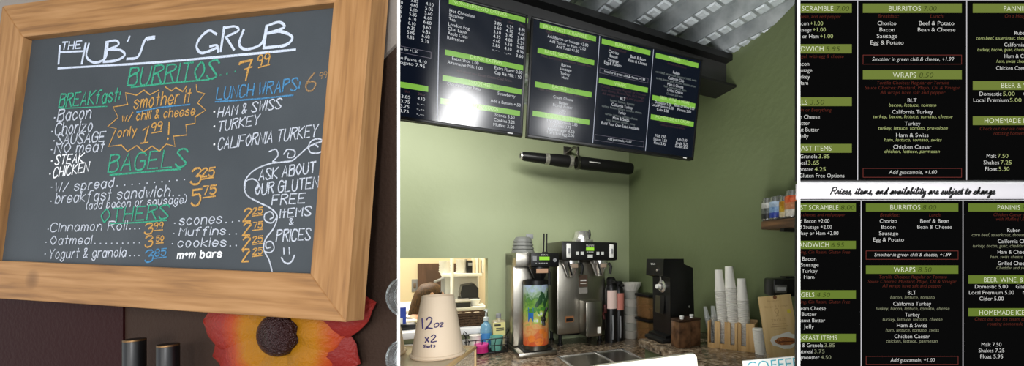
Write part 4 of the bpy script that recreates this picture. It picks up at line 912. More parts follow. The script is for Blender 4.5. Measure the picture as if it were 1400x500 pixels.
# ------------------------------------------------------------------ kitchen through the opening
VK = 5.2
KY = lambda lo, hi, nm, mt: structure((lambda m: (m.b2(lo, hi), m.build(nm, mt))[1])(rmb()))
KY((-2.6, VK, 0), (.9, VK + .1, ZC), 'wall_kitchen_back', CREAM); KY((.62, VB + .13, 0), (.72, VK, ZC), 'wall_kitchen_right', CREAM)
KY((-2.7, VB + .13, 0), (-2.6, VK, ZC), 'wall_kitchen_left', CREAM); KY((-2.7, VB + .12, ZC), (.9, VK + .1, ZC + .08), 'ceiling_kitchen', CREAM)
DB = wood_mat('dark_brown_door', (104, 78, 62), (94, 70, 56), (84, 62, 48), (12, 12, 1.5), knots=False)
dl, dr = at_v(571, 360, VK), at_v(617, 360, VK)
m = rmb(); m.b2((dl.x, VK - .05, 0), (dr.x + .3, VK - .005, dl.z)); dd = structure(m.build('door_1', DB))
m = rmb()
p0, p1 = at_v(583.5, 369, VK - .05), at_v(600, 371, VK - .05)
m.b2((p0.x, VK - .058, .9), (p1.x + .08, VK - .05, p0.z)); m.b2((p0.x + .02, VK - .064, .92), (p1.x + .06, VK - .05, p0.z - .02)); m.build('door_panel', mat('door_panel_brown', (84, 64, 52), .5), dd)
sw = at_v(567, 390, VK)
s_ = rthing('wall_switch', 'small grey switch plate on the cream kitchen wall left of the brown door', 'switch', (sw.x, VK, sw.z))
m = MB(); m.box((0, -.006, 0), (.07, .012, .16), .003); m.build('plate', GREYP, s_); m = MB(); m.box((0, -.014, 0), (.03, .008, .06), .002); m.build('rocker', mat('switch_brown', (120, 104, 88), .5), s_)
# kitchen worktop and tall shelf unit
VS = 3.9
s0, s1 = at_v(604, 374, VS), at_v(659, 374, VS)
kt = rthing('kitchen_counter', 'white kitchen work counter beyond the pass-through', 'counter', (s0.x - .5, VS - .35, 0))
m = MB(); m.b2((-1.0, 0, 1.07), (s1.x - s0.x + .5, .75, 1.1), .004); m.build('worktop', WHITEP, kt); m = MB(); m.b2((-.95, .05, 0), (s1.x - s0.x + .45, .7, 1.07)); m.build('body', mat('kitchen_cabinet_cream', (222, 212, 190), .6), kt)
su = rthing('shelf_unit', 'white kitchen shelf unit with grey steel back standing on the counter', 'shelf', (s0.x, VS, 1.1))
w = s1.x - s0.x; zs = s0.z - 1.1
m = MB(); m.b2((0, -.02, zs - .03), (w, .36, zs), .003); m.build('shelf_board', WHITEP, su)
m = MB(); m.b2((.03, .34, 0), (w, .36, zs - .03)); m.build('back_panel', mat('pale_grey_steel_panel', (206, 206, 198), .4), su)
x_ = at_v(618, 380, VS - .03).x - s0.x
m = MB(); m.tube([(x_, -.03, 0), (x_, -.03, zs + .3)], .016, 12); m.build('pole', WHITEP, su)
x_ = at_v(606, 390, VS).x - s0.x
m = MB(); m.b2((x_ - .02, -.02, 0), (x_ + .02, .02, zs - .03), .003); m.build('upright', GREYP, su)
m = MB(); p = at_v(594, 377, VS - .05); m.tube([(p.x - s0.x, -.1, zs - .07), (x_, -.02, zs - .0445)], .012, 8); m.build('rail', GREYP, su)
# things on the shelf
def onshelf(px, dv): p = at_v(px, 374, VS + dv); return (p.x, p.y, s0.z)
for i, (px, n, lb) in enumerate(((608, 7, 'stack of white paper food trays on the shelf, left of the pole'), (631, 8, 'stack of white paper food trays on the shelf, right of the pole'))):
    t = rthing('tray_stack', lb, 'trays', onshelf(px, .12), 0, 'white trays on the kitchen shelf')
    for k2 in range(n):
        m = MB(); z = k2 * .017; m.lathe([(.001, z), (.042, z), (.053, z + .022), (.056, z + .023), (.044, z + .003), (.001, z + .003)], seg=20, wob=lambda a, zz: .06 * math.cos(10 * a + k2)); m.build('tray', PAPER, t)
t = rthing('storage_box', 'black upright box on the kitchen shelf beside the trays', 'box', onshelf(642, .12))
m = MB(); m.box((0, 0, .065), (.07, .12, .13), .006); m.build('body', BLACK, t); m = MB(); m.box((0, -.063, .09), (.04, .006, .03), .002); m.build('front_label', GREYP, t)
t = rthing('paper_bundle', 'bundle of white packets at the right end of the kitchen shelf', 'papers', onshelf(653, .1))
for k2 in range(4):
    m = MB(); m.box((-.045 + k2 * .03, 0, .075 + .01 * (k2 % 2)), (.024, .14, .15 + .02 * (k2 % 2)), .003); m.build('packet', PAPER if k2 % 2 else mat('beige_packet', (226, 210, 180), .7), t)
# on the counter
def oncounter(px, dv): p = at_v(px, 420, VS + dv); return (p.x, p.y, 1.1)
t = rthing('receipt_printer', 'black till printer with a sloping lid on the kitchen counter', 'printer', oncounter(641, .02))
m = MB(); m.prism([(-.08, 0), (.08, 0), (.08, .09), (.04, .14), (-.07, .12), (-.09, .05)], -.13, .11, M=Matrix.Translation((0, 0, .06)) @ Matrix.Rotation(PI / 2, 4, 'X')); m.build('body', BLACK, t)
m = MB(); m.b2((-.1, -.12, 0), (.09, .1, .06), .006); m.build('base', mat('charcoal_plastic', (48, 48, 48), .5), t)
t = rthing('flat_till', 'low black and grey till tray on the kitchen counter behind the basket', 'till', oncounter(625, -.24))
m = MB(); m.b2((-.1, -.1, 0), (.11, .1, .045), .004); m.build('body', mat('charcoal_plastic', (48, 48, 48), .5), t); m = MB(); m.b2((-.1, -.104, .045), (.11, .1, .062), .003); m.build('lid', mat('silver_plastic', (190, 188, 180), .35, metal=.4), t)
t = rthing('small_bowl', 'small white bowl on the kitchen counter at the right of the opening', 'bowl', oncounter(649, -.24))
m = MB(); m.lathe([(.001, 0), (.03, 0), (.05, .05), (.052, .06), (.048, .06), (.03, .008), (.001, .008)]); m.build('bowl_body', WHITEP, t)
# wall phone strip at the right
pz = at_u(654, 395, .62)
t = rthing('wall_hook_rail', 'narrow white rail with hooks on the cream wall at the right of the opening', 'rail', (.62, pz.y, pz.z))
m = MB(); m.box((-.012, 0, .03), (.024, .05, .34), .004); m.build('rail_board', WHITEP, t)
for k2 in range(3):
    m = MB(); m.tube([(-.024, 0, .14 - k2 * .08), (-.05, 0, .14 - k2 * .08), (-.055, 0, .16 - k2 * .08)], .006, 8); m.build('hook', GREYP, t)
# wicker basket on the sill
WICK = mat('wicker', (98, 74, 48), .8, rgb2=(52, 36, 22), scale=70, bump=.8, bscale=90, stretch=(1, 1, 3))
b0, b1 = at_v(616, 441, 2.56), at_v(666.5, 441, 2.56)
t = rthing('wicker_basket', 'long brown wicker basket on the white pass-through sill', 'basket', ((b0.x + b1.x) / 2, 2.57, OB + .005))
wd_, hh = (b1.x - b0.x) * .98, .085
m = MB()
for side in ((0, -.045, wd_, .006), (0, .045, wd_, .006)): m.box((side[0], side[1], hh / 2), (side[2], side[3], hh))
for sx in (-1, 1): m.box((sx * (wd_ / 2 - .003), 0, hh / 2), (.006, .09, hh))
m.box((0, 0, .003), (wd_, .09, .006)); m.build('basket_body', WICK, t)
m = MB()
n = 14
for k2 in range(n):
    for j in range(5):
        x_ = -wd_ / 2 + (k2 + .5) * wd_ / n; z_ = .01 + j * .016
        m.box((x_, -.0495 - .002 * ((k2 + j) % 2), z_), (wd_ / n * .96, .006, .012), .002)
m.build('weave', WICK, t)
m = MB(); m.tube([(-wd_ / 2, -.048, hh), (wd_ / 2, -.048, hh), (wd_ / 2, .048, hh), (-wd_ / 2, .048, hh), (-wd_ / 2, -.048, hh)], .006, 8); m.build('braided_rim', WICK, t)
for px in (628, 640, 652):
    p = at_v(px, 430, 2.56)
    t = rthing('wrapped_snack', 'pale wrapped snack in the wicker basket, %s of three' % {628: 'left', 640: 'middle', 652: 'right'}[px], 'snack', (p.x, 2.57, OB + .012), group='wrapped snacks in the basket')
    m = MB(); m.box((0, 0, .042), (.05, .045, .075), .012); m.build('packet', mat('pale_wrapper', (206, 190, 160), .4, var=.2, scale=30), t)
# blue sign and dark machine at the left of the opening
p = at_v(552, 418, 2.72)
t = rthing('card_holder', 'blue and white card standing at the left of the pass-through', 'card', (p.x - .01, 2.58, OB + .005))
m = MB(); m.box((0, 0, .07), (.06, .004, .14)); m.build('card', mat('royal_blue_card', (52, 76, 170), .5), t)
m = MB(); m.box((0, -.003, .05), (.022, .002, .05)); m.build('white_patch', PAPER, t); m = MB(); m.box((0, .004, .006), (.07, .03, .012), .002); m.build('foot', GREYP, t)
p = at_v(558, 440, 2.6)
t = rthing('card_reader', 'black card reader lying on the sill behind the inverted cup', 'card reader', (p.x, 2.6, OB + .005))
m = MB(); m.box((0, 0, .018), (.09, .1, .036), .006); m.build('body', BLACK, t); m = MB(); m.box((0, -.01, .037), (.07, .05, .003), .001); m.build('keypad', GREYP, t)

# ------------------------------------------------------------------ person in the kitchen
def skin(name, verts, edges, radii, mt, parent, sub=2, root=0):
    me = bpy.data.meshes.new(name); me.from_pydata(verts, edges, []); o = bpy.data.objects.new(name, me); COL.objects.link(o)
    o.modifiers.new('skin', 'SKIN'); ss = o.modifiers.new('sub', 'SUBSURF'); ss.levels = sub; ss.render_levels = sub
    if not me.skin_vertices: me.skin_vertices.new()
    for i, r in enumerate(radii):
        sv = me.skin_vertices[0].data[i]; sv.radius = r if isinstance(r, tuple) else (r, r); sv.use_root = i == root
    dg = bpy.context.evaluated_depsgraph_get(); dg.update()
    nm = bpy.data.meshes.new_from_object(o.evaluated_get(dg)); o.modifiers.clear(); o.data = nm; nm.name = name
    nm.materials.clear(); nm.materials.append(mt)
    for p in nm.polygons: p.use_smooth = True
    o.parent = parent; return o
SKINM = mat('skin', (214, 164, 136), .5); HAIR = mat('brown_hair', (44, 30, 22), .5, rgb2=(104, 72, 44), scale=26, stretch=(6, 6, .6), bump=.3, bscale=60)
VP_ = 3.35
hp = at_v(590, 398, VP_)
pr = rthing('person', 'person with long brown hair and a white striped shirt bending over beyond the pass-through', 'person', (hp.x - .28, VP_, 0))
# pose in local coords: x toward the right, leaning forward to the right; the head at (.28, 0, hp.z)
hz = hp.z - .03; hx = .28
V = [(0, 0, hz - .56), (.03, 0, hz - .45), (.09, 0, hz - .33), (.15, 0, hz - .22), (.205, 0, hz - .14), (.245, 0, hz - .075), (hx, 0, hz), (hx + .005, 0, hz + .05),
     (.12, -.15, hz - .22), (.17, -.2, hz - .42), (.27, -.17, hz - .4), (.31, -.16, hz - .4), (.12, .15, hz - .22), (.17, .2, hz - .42), (.27, .17, hz - .4), (.31, .16, hz - .4),
     (.0, -.09, hz - .62), (.1, -.1, .4), (-.01, -.1, .08), (.11, -.11, .03), (.0, .09, hz - .62), (.1, .1, .4), (-.01, .1, .08), (.11, .11, .03)]
E_ = [(0, 1), (1, 2), (2, 3), (3, 4), (4, 5), (5, 6), (6, 7), (3, 8), (8, 9), (9, 10), (10, 11), (3, 12), (12, 13), (13, 14), (14, 15), (0, 16), (16, 17), (17, 18), (18, 19), (0, 20), (20, 21), (21, 22), (22, 23)]
Rr = [.12, .115, .12, .11, .06, .05, .078, .06, .052, .04, .03, .028, .052, .04, .03, .028, .085, .058, .042, .036, .085, .058, .042, .036]
for sgn, i0 in ((-1, 11), (1, 15)):       # fingers and thumb
    bx, by, bz = V[i0]
    for f, (dy, l) in enumerate(((-.022, .055), (-.008, .062), (.008, .058), (.022, .045))):
        V += [(bx + .03, by + dy, bz), (bx + .03 + l * .6, by + dy, bz - .004), (bx + .03 + l, by + dy, bz - .022)]; n = len(V); E_ += [(i0, n - 3), (n - 3, n - 2), (n - 2, n - 1)]; Rr += [.0095, .0085, .0075]
    V += [(bx + .005, by - sgn * .03, bz), (bx + .035, by - sgn * .045, bz - .008)]; n = len(V); E_ += [(i0, n - 2), (n - 2, n - 1)]; Rr += [.0105, .009]
skin('body', V, E_, Rr, SKINM, pr)
m = MB()
m.lathe([(.001, -.012), (.011, -.008), (.013, 0), (.008, .02), (.001, .03)], (hx + .085, 0, hz - .005), 10)
m.build('nose', SKINM, pr)
for s_y in (-1, 1):
    m = MB(); m.lathe([(.001, -.012), (.011, -.006), (.013, 0), (.011, .006), (.001, .012)], (hx + .068, s_y * .032, hz + .018), 12); m.build('eye', mat('eye_dark', (50, 36, 30), .3), pr)
    m = MB(); m.box((hx + .0, s_y * .08, hz), (.03, .018, .055), .008); m.build('ear', SKINM, pr)
m = MB(); m.box((hx + .076, 0, hz - .045), (.012, .045, .012), .005); m.build('mouth', mat('lips', (176, 96, 88), .5), pr)
SHIRT = mat('white_shirt', (238, 232, 222), .8); nt = SHIRT.node_tree
wv = nt.nodes.new('ShaderNodeTexWave'); wv.bands_direction = 'Z'; wv.inputs['Scale'].default_value = 9; tc = nt.nodes.new('ShaderNodeTexCoord'); nt.links.new(tc.outputs['Object'], wv.inputs['Vector'])
cr = nt.nodes.new('ShaderNodeValToRGB'); cr.color_ramp.elements[0].position = .1; cr.color_ramp.elements[0].color = lin((70, 66, 78)); cr.color_ramp.elements[1].position = .2; cr.color_ramp.elements[1].color = lin((238, 232, 222))
nt.links.new(wv.outputs['Fac'], cr.inputs['Fac']); nt.links.new(cr.outputs['Color'], nt.nodes['Principled BSDF'].inputs['Base Color'])
skin('shirt', [V[1], V[2], V[3], V[8], V[9], V[12], V[13], (V[4][0] - .02, 0, V[4][2] - .02)], [(0, 1), (1, 2), (2, 3), (3, 4), (2, 5), (5, 6), (2, 7)], [.135, .138, .128, .066, .052, .066, .052, .072], SHIRT, pr)
skin('trousers', [V[0], V[16], V[17], (-.01, -.1, .12), V[20], V[21], (-.01, .1, .12), V[1]], [(0, 1), (1, 2), (2, 3), (0, 4), (4, 5), (5, 6), (0, 7)], [.135, .1, .072, .058, .1, .072, .058, .125], mat('dark_jeans', (48, 54, 70), .8), pr)
m = MB()
m.tube([(hx + .05, 0, hz + .088), (hx + .03, 0, hz + .06), (hx - .015, 0, hz + .03), (hx - .05, 0, hz - .02), (hx - .085, -.01, hz - .09), (hx - .12, -.03, hz - .17), (hx - .15, -.04, hz - .25), (hx - .17, -.05, hz - .33), (hx - .18, -.05, hz - .38)], [.02, .062, .088, .09, .076, .058, .044, .03, .01], 20)
m.build('hair', HAIR, pr, 80)

# ------------------------------------------------------------------ cups on the clear case, near the camera
ZF = .97
cp_b, cp_t = at(599, 482, .95), at(599, 401, .95); HC = cp_t.z - cp_b.z
CASE_Z = cp_b.z - .006
case = thing('display_case', 'clear acrylic case with pale wooden edging standing under the inverted paper cups', 'case', (-.46, .92, ZF), 0)
cx1 = at(634, 480, .96).x + .46; ACR = mat('clear_acrylic', (244, 228, 200), .06, alpha=.22)
EDGE = mat('amber_acrylic_edge', (226, 190, 136), .25)
h = CASE_Z - ZF
m = MB(); m.b2((-.12, -.09, h - .006), (cx1, .13, h), .001); m.build('lid', mat('frosted_acrylic', (240, 222, 190), .2, alpha=.6), case)
m = MB(); m.b2((-.12, -.09, 0), (cx1, -.085, h - .006)); m.b2((-.12, .125, 0), (cx1, .13, h - .006)); m.b2((cx1 - .005, -.085, 0), (cx1, .125, h - .006)); m.b2((-.12, -.085, 0), (-.115, .125, h - .006)); m.build('pane', ACR, case)
m = MB()
for y_ in (-.09, .13):
    m.b2((-.122, y_ - .003, h - .009), (cx1 + .002, y_ + .003, h + .0012), .001)
for x_ in (-.12, cx1):
    m.b2((x_ - .003, -.09, h - .009), (x_ + .003, .13, h + .0012), .001)
    for y_ in (-.09, .13): m.b2((x_ - .003, y_ - .003, 0), (x_ + .003, y_ + .003, h - .009), .001)
m.build('edging', EDGE, case)
CUPP = mat('cream_paper_cup', (236, 214, 186), .55)
INK = mat('purple_marker', (58, 44, 104), .6)
def paper_cup(name, lb, px, letters):
    c = at(px, 482, .95); c.z = CASE_Z + .0012
    pxm = .95 / F; rb_, rt = 34.5 * pxm, 20.5 * pxm
    t = thing(name, lb, 'paper cup', c, 0, 'inverted paper cups on the clear case')
    m = MB(); m.lathe([(rt - .003, HC - .012), (rt - .001, HC), (rt, HC - .001), (rb_ - .003, .008), (rb_ - .006, .008), (rt - .004, HC - .012), (.001, HC - .012)], seg=48); m.build('cup_body', CUPP, t)
    m = MB(); m.lathe([(rb_ - .004, 0), (rb_, .001), (rb_ + .002, .005), (rb_, .009), (rb_ - .004, .009)], seg=48); m.build('rolled_rim', CUPP, t)
    if letters:
        mk = MB()
        def onc(px_, py_):   # photograph pixel to the front of the cone
            z = (482 - py_) * pxm * .985; r = rb_ + (rt - rb_) * z / HC + .0004; x = (px_ - px) * pxm
            x = max(-r * .98, min(r * .98, x)); return Vector((x, -math.sqrt(max(1e-9, r * r - x * x)), z))
        def pen(pts, w):
            pts = spline([Vector(p) for p in pts], 5) if len(pts) > 2 else [Vector(p) for p in pts]
            mk.tube([onc(p.x, p.y) for p in pts], w * pxm / 2, 6)
        K = 4.547; g = lambda *p: [(545 + a / K, 390 + b / K) for a, b in p]
        pen(g((197, 172), (203, 205), (208, 232)), 1.7)
        pen(g((228, 180), (240, 165), (258, 172), (252, 200), (225, 234), (240, 226), (268, 230)), 1.7)
        pen(g((290, 198), (276, 206), (278, 222), (292, 220), (298, 206), (290, 198)), 1.4); pen(g((302, 200), (318, 200), (304, 222), (320, 220)), 1.4)
        pen(g((228, 280), (252, 308)), 1.5); pen(g((250, 278), (230, 310)), 1.5); pen(g((262, 276), (276, 266), (286, 278), (264, 306), (294, 304)), 1.5)
        pen(g((230, 324), (220, 326), (230, 334), (220, 340)), 1); pen(g((236, 320), (237, 340)), 1); pen(g((237, 332), (243, 329), (245, 340)), 1)
        pen(g((254, 329), (249, 334), (254, 340), (259, 334), (254, 329)), 1); pen(g((266, 320), (267, 340)), 1); pen(g((261, 328), (273, 327)), 1); pen(g((288, 326), (279, 328), (288, 334), (279, 340)), 1)
        mk.build('marker_lettering', INK, t)
paper_cup('paper_cup', 'inverted cream paper cup marked 12oz x2 shots in purple pen', 599, True)
paper_cup('paper_cup', 'inverted cream paper cup half hidden at the end of the left wall', 516.5, False)

# ------------------------------------------------------------------ wire caddy by the backsplash
p = at_z(680, 483, ZF)
wc = rthing('wire_caddy', 'black wire caddy of cups and bottles at the left of the coffee brewers', 'caddy', (p.x - .05, p.y + .09, ZF)); wc.scale = (.92, 1, 1)
WIRE = mat('black_wire', (22, 20, 20), .4)
m = MB(); m.box((0, 0, .006), (.25, .17, .012), .004); m.build('tray', WIRE, wc)
m = MB()
for z_ in (.05, .09): m.tube([(-.125, -.085, z_), (.125, -.085, z_), (.135, .085, z_), (-.135, .085, z_), (-.125, -.085, z_)], .0028, 6)
for i in range(7):
    x_ = -.125 + i * .0417; m.tube([(x_, -.085, .008), (x_ - .006, -.09, .05), (x_ + .004, -.085, .09)], .0024, 6); m.tube([(x_, .085, .008), (x_, .087, .09)], .0024, 6)
for s_ in (-1, 1):
    m.tube([(s_ * .13, 0, .09), (s_ * .15, 0, .12), (s_ * .142, -.01, .135), (s_ * .13, -.01, .12)], .003, 6)
    for y_ in (-.03, .03): m.tube([(s_ * .13, y_, .006), (s_ * .132, y_, .09)], .0024, 6)
m.build('wire_frame', WIRE, wc)
def inc(dx, dy): return (p.x - .05 + dx * .92, p.y + .09 + dy, ZF + .012)
t = rthing('paper_cup', 'small white paper cup at the left of the wire caddy', 'paper cup', inc(-.075, -.01))
m = MB(); m.lathe([(.001, 0), (.026, 0), (.034, .095), (.031, .095), (.024, .005), (.001, .005)], seg=28); m.build('cup_body', PAPER, t); m = MB(); m.lathe([(.032, .093), (.036, .094), (.036, .098), (.032, .099)], seg=28); m.build('rolled_rim', PAPER, t)
t = rthing('tin', 'magenta round tin at the front of the wire caddy', 'tin', inc(-.04, -.055))
m = MB(); m.lathe([(.001, 0), (.042, 0), (.043, .036), (.001, .036)], seg=28); m.build('tin_body', mat('magenta_plastic', (196, 40, 120), .35), t); m = MB(); m.lathe([(.001, .036), (.044, .036), (.044, .047), (.041, .05), (.001, .05)], seg=28); m.build('lid', mat('bright_magenta', (222, 66, 150), .35), t)
t = rthing('cup', 'teal cup in the right half of the wire caddy', 'cup', inc(.06, -.035))
m = MB(); m.lathe([(.001, 0), (.034, 0), (.04, .085), (.037, .085), (.031, .006), (.001, .006)], seg=28); m.build('cup_body', mat('teal_glaze', (112, 176, 160), .3), t); m = MB(); m.tube([(-.037, 0, .07), (-.058, 0, .06), (-.058, 0, .03), (-.035, 0, .02)], .005, 8); m.build('handle', mat('teal_glaze', (112, 176, 160), .3), t)
t = rthing('pump_bottle', 'clear pump bottle of blue liquid in the wire caddy', 'bottle', inc(.0, .03))
m = MB(); m.lathe([(.001, 0), (.034, 0), (.036, .01), (.036, .12), (.028, .15), (.013, .165), (.013, .175), (.001, .175)], seg=28); m.build('bottle_body', mat('blue_tinted_plastic', (136, 190, 220), .15, trans=.35), t)
m = MB(); m.lathe([(.001, .175), (.016, .175), (.016, .195), (.006, .2), (.005, .235), (.012, .237), (.012, .247), (.001, .248)], seg=20); m.tube([(0, 0, .243), (-.0, -.03, .241), (0, -.036, .232)], .005, 8); m.build('pump', mat('clear_white_plastic', (220, 230, 230), .2, trans=.3), t)
m = MB(); m.lathe([(.0364, .03), (.0366, .1)], seg=28, a0=PI * 1.1, a1=PI * 1.9); m.build('label', mat('blue_label', (70, 140, 200), .4), t)
t = rthing('bottle', 'bottle with a pale yellow label and grey cap behind the teal cup', 'bottle', inc(.088, .048))
m = MB(); m.box((0, 0, .085), (.082, .05, .17), .01); m.lathe([(.001, .165), (.018, .165), (.014, .185), (.001, .185)], seg=20); m.build('bottle_body', mat('clear_amber_plastic', (206, 196, 160), .2, trans=.3), t)
m = MB(); m.lathe([(.001, .185), (.017, .185), (.017, .208), (.012, .212), (.001, .212)], seg=20); m.build('cap', GREYP, t)
m = MB(); m.box((0, -.0258, .115), (.078, .001, .085)); lb_ = m.build('label', mat('pale_yellow_label', (228, 222, 150), .5), t)
m = MB(); m.box((-.01, -.0266, .14), (.04, .0008, .014)); m.box((.005, -.0266, .12), (.05, .0008, .006)); m.box((.005, -.0266, .108), (.05, .0008, .006)); m.build('label_print', mat('dark_print', (70, 74, 60), .6), lb_)

# ------------------------------------------------------------------ iced tea and coffee brewer
def lcd(mb, x, z, w, h, y): mb.b2((x - w / 2, y - .001, z - h / 2), (x + w / 2, y, z + h / 2))
LCDG = screen_mat('green_lcd', (150, 214, 60), 1.1, .3)
def brand(s, x, z, h, y): # raised lettering on a machine front
    m = MB(); text(m, s, x, z, h, 'c', 0, 1.1, off=y); return m
TX, TV_ = at_z(735, 484, ZF).x, at_z(735, 484, ZF).y
te = rthing('tea_brewer', 'narrow stainless brewer with an iced tea fruit dispenser, left of the twin brewer', 'brewer', (TX, TV_, ZF))
u_l, u_r = -.128, .1
TH_ = .62
m = MB(); m.b2((u_l, .1, .035), (u_r, .33, TH_ - .008), .008); m.b2((u_l, .02, TH_ - .09), (u_r, .33, TH_ - .004), .006); m.build('tower', STEEL, te)
m = MB(); m.b2((u_l - .002, -.06, 0), (u_r + .004, .33, .032), .01); m.build('base_tray', STEEL, te)
m = MB(); m.b2((u_l + .03, -.05, .0325), (u_r - .02, .09, .038), .002); m.build('drip_grid', BLACKM, te)
m = MB(); m.b2((-.062, -.075, TH_ - .09), (.112, .03, TH_ - .006), .008); hd = m.build('control_head', BLACK, te)
m = MB(); lcd(m, .02, TH_ - .04, .062, .02, -.0752); m.build('lcd_screen', LCDG, hd, 0)
m = brand('BUNN', .02, TH_ - .024, .009, -.0757); m.build('brand_lettering', WHITEP, hd, 0)
m = MB()
for x_ in (-.03, -.01, .005, .02, .035): lcd(m, x_ + .0, TH_ - .068, .008, .006, -.0755)
lcd(m, -.038, TH_ - .04, .022, .026, -.0755); m.lathe([(.001, 0), (.011, 0), (.011, .002), (.001, .002)], (0, 0, 0), 18, M=Matrix.Translation((.084, -.0752, TH_ - .05)) @ Matrix.Rotation(PI / 2, 4, 'X')); m.build('button', GREYP, hd)
m = MB(); m.lathe([(.001, 0), (.018, 0), (.03, .03), (.056, .085), (.062, .09), (.062, .1), (.001, .1)], (.005, -.02, TH_ - .19), 28); m.build('brew_funnel', BLACK, te)
m = MB(); m.b2((-.03, -.082, TH_ - .125), (.04, -.0795, TH_ - .1)); m.build('funnel_label', mat('orange_print_label', (190, 150, 120), .5), te)
m = MB(); m.tube([(.05, -.03, TH_ - .1), (.05, -.07, TH_ - .12), (.05, -.075, TH_ - .2)], .009, 10); m.build('funnel_handle', BLACKM, te)
DZ0, DZ1, DR = .04, .445, .076
DY = -.0
DISP = mat('iced_tea_wrap', (200, 120, 70), .3)
nt = DISP.node_tree; bs = nt.nodes['Principled BSDF']; tc = nt.nodes.new('ShaderNodeTexCoord'); sx = nt.nodes.new('ShaderNodeSeparateXYZ'); nt.links.new(tc.outputs['Object'], sx.inputs[0])
nz = nt.nodes.new('ShaderNodeTexNoise'); nz.inputs['Scale'].default_value = 26; nz.inputs['Detail'].default_value = 4; nz.inputs['Distortion'].default_value = 1.2; nt.links.new(tc.outputs['Object'], nz.inputs['Vector'])
ad = nt.nodes.new('ShaderNodeMath'); ad.operation = 'MULTIPLY_ADD'; ad.inputs[1].default_value = .2; nt.links.new(nz.outputs['Fac'], ad.inputs[0]); nt.links.new(sx.outputs['Z'], ad.inputs[2])
cr = nt.nodes.new('ShaderNodeValToRGB'); e = cr.color_ramp.elements
e[0].position, e[0].color = .1, lin((206, 78, 40)); e[1].position, e[1].color = .56, lin((196, 206, 222))
for pp, c in ((.17, (216, 110, 60)), (.235, (222, 168, 104)), (.28, (178, 170, 90)), (.34, (132, 176, 66)), (.4, (70, 120, 60)), (.44, (150, 176, 150)), (.49, (166, 184, 210))): x_ = e.new(pp); x_.color = lin(c)
nt.links.new(ad.outputs[0], cr.inputs['Fac']); nt.links.new(cr.outputs['Color'], bs.inputs['Base Color'])
ds = rthing('tea_dispenser', 'tall iced tea dispenser with a printed fruit and mint wrap on the narrow brewer', 'dispenser', (TX - .008, TV_ + .01, ZF + .0385))
m = MB(); m.lathe([(.001, 0), (DR, 0), (DR, .025), (.001, .025)], seg=40); m.build('base_ring', STEELD, ds)
m = MB(); m.lathe([(DR - .002, .025), (DR, .026), (DR, .385), (DR - .002, .386)], seg=48); m.build('printed_body', DISP, ds)
m = MB(); m.lathe([(DR - .002, .385), (DR + .002, .386), (DR + .002, .41), (DR - .02, .415), (.001, .415)], seg=40); m.build('lid', BLACK, ds)
def onds(a, z, r=DR + .0007): return (r * math.sin(a), -r * math.cos(a), z)
GRN = mat('mint_print', (72, 136, 52), .4); LEAF2 = mat('dark_mint_print', (38, 76, 44), .4); ICE = mat('ice_print', (222, 226, 226), .35); LIMEP = mat('lime_print', (178, 206, 96), .4)
def decal(name, mt, shapes):
    m = MB()
    for a0, z0, pts in shapes:
        vs = [onds(a0, z0, DR + .0009)] + [onds(a0 + x_ / DR, z0 + y_) for x_, y_ in pts]; n = len(pts)
        m.add(vs, [[0, 1 + i, 1 + (i + 1) % n] for i in range(n)])
    m.build(name, mt, ds, 0)
ell = lambda rx, rz_, rot=0, n=14: [(rx * math.cos(t_) * math.cos(rot) - rz_ * math.sin(t_) * math.sin(rot), rx * math.cos(t_) * math.sin(rot) + rz_ * math.sin(t_) * math.cos(rot)) for t_ in [2 * PI * i / n for i in range(n)]]
decal('mint_leaf_print', LEAF2, [(.1 + i * .2, .3 + .025 * math.sin(i * 2.1), ell(.012, .028, .5 * math.sin(i * 1.7))) for i in range(-1, 5)])
decal('leaf_print', GRN, [(-.7 + i * .34, .235 + .02 * math.sin(i * 3), ell(.02, .012, i)) for i in range(7)])
decal('lime_slice_print', LIMEP, [(.05, .215, ell(.02, .02)), (.3, .17, ell(.022, .022)), (-.25, .175, ell(.018, .016)), (.75, .2, ell(.016, .02))])
decal('lime_flesh_print', ICE, [(.055, .215, ell(.014, .014)), (.305, .17, ell(.015, .015)), (-.245, .175, ell(.012, .01))])
decal('orange_slice_print', mat('orange_slice_print', (232, 130, 50), .4), [(-.6, .07, ell(.024, .02)), (.0, .05, ell(.026, .022)), (.55, .085, ell(.022, .02)), (.2, .11, ell(.018, .014))])
decal('blue_panel_print', mat('blue_panel_print', (44, 106, 176), .4), [(-.66, .21, [(-.018, -.042), (.016, -.042), (.016, .042), (-.018, .042)])])
m = MB()
for s_, z_ in (('FRESH', .232), ('ICED TEA', .212), ('brewed', .194)):
    b_ = MB(); text(b_, s_, 0, 0, .006, 'c', w=.024); vv = [v.co.copy() for v in b_.bm.verts]; b_.bm.verts.index_update(); ff = [[v.index for v in f.verts] for f in b_.bm.faces]; b_.bm.free()
    m.add([onds(-.66 + v.x / DR, z_ + v.z, DR + .0014) for v in vv], ff)
if not len(m.bm.verts) == 0: m.bm.clear()
m.b2((.008, -DR - .034, .175), (.03, -DR + .004, .2), .005); m.tube([(.019, -DR - .03, .2), (.024, -DR - .038, .23), (.036, -DR - .036, .255)], .007, 10); m.tube([(.019, -DR - .022, .18), (.019, -DR - .03, .15)], .009, 10); m.build('tap', BLACK, ds)
gs = rthing('funnel_stack', 'stack of grey plastic brew funnels upside down on top of the narrow brewer', 'funnels', (TX - .055, TV_ + .14, ZF + TH_ - .004))
for i in range(4):
    z = i * .022; m = MB(); m.lathe([(.068 - i * .004, z), (.072 - i * .004, z), (.072 - i * .004, z + .006), (.058 - i * .004, z + .03), (.035, z + .034), (.001, z + .034)], seg=32, wob=lambda a, zz: .02 * math.cos(24 * a)); m.build('funnel', mat('grey_funnel_plastic', (116, 118, 114), .5), gs)
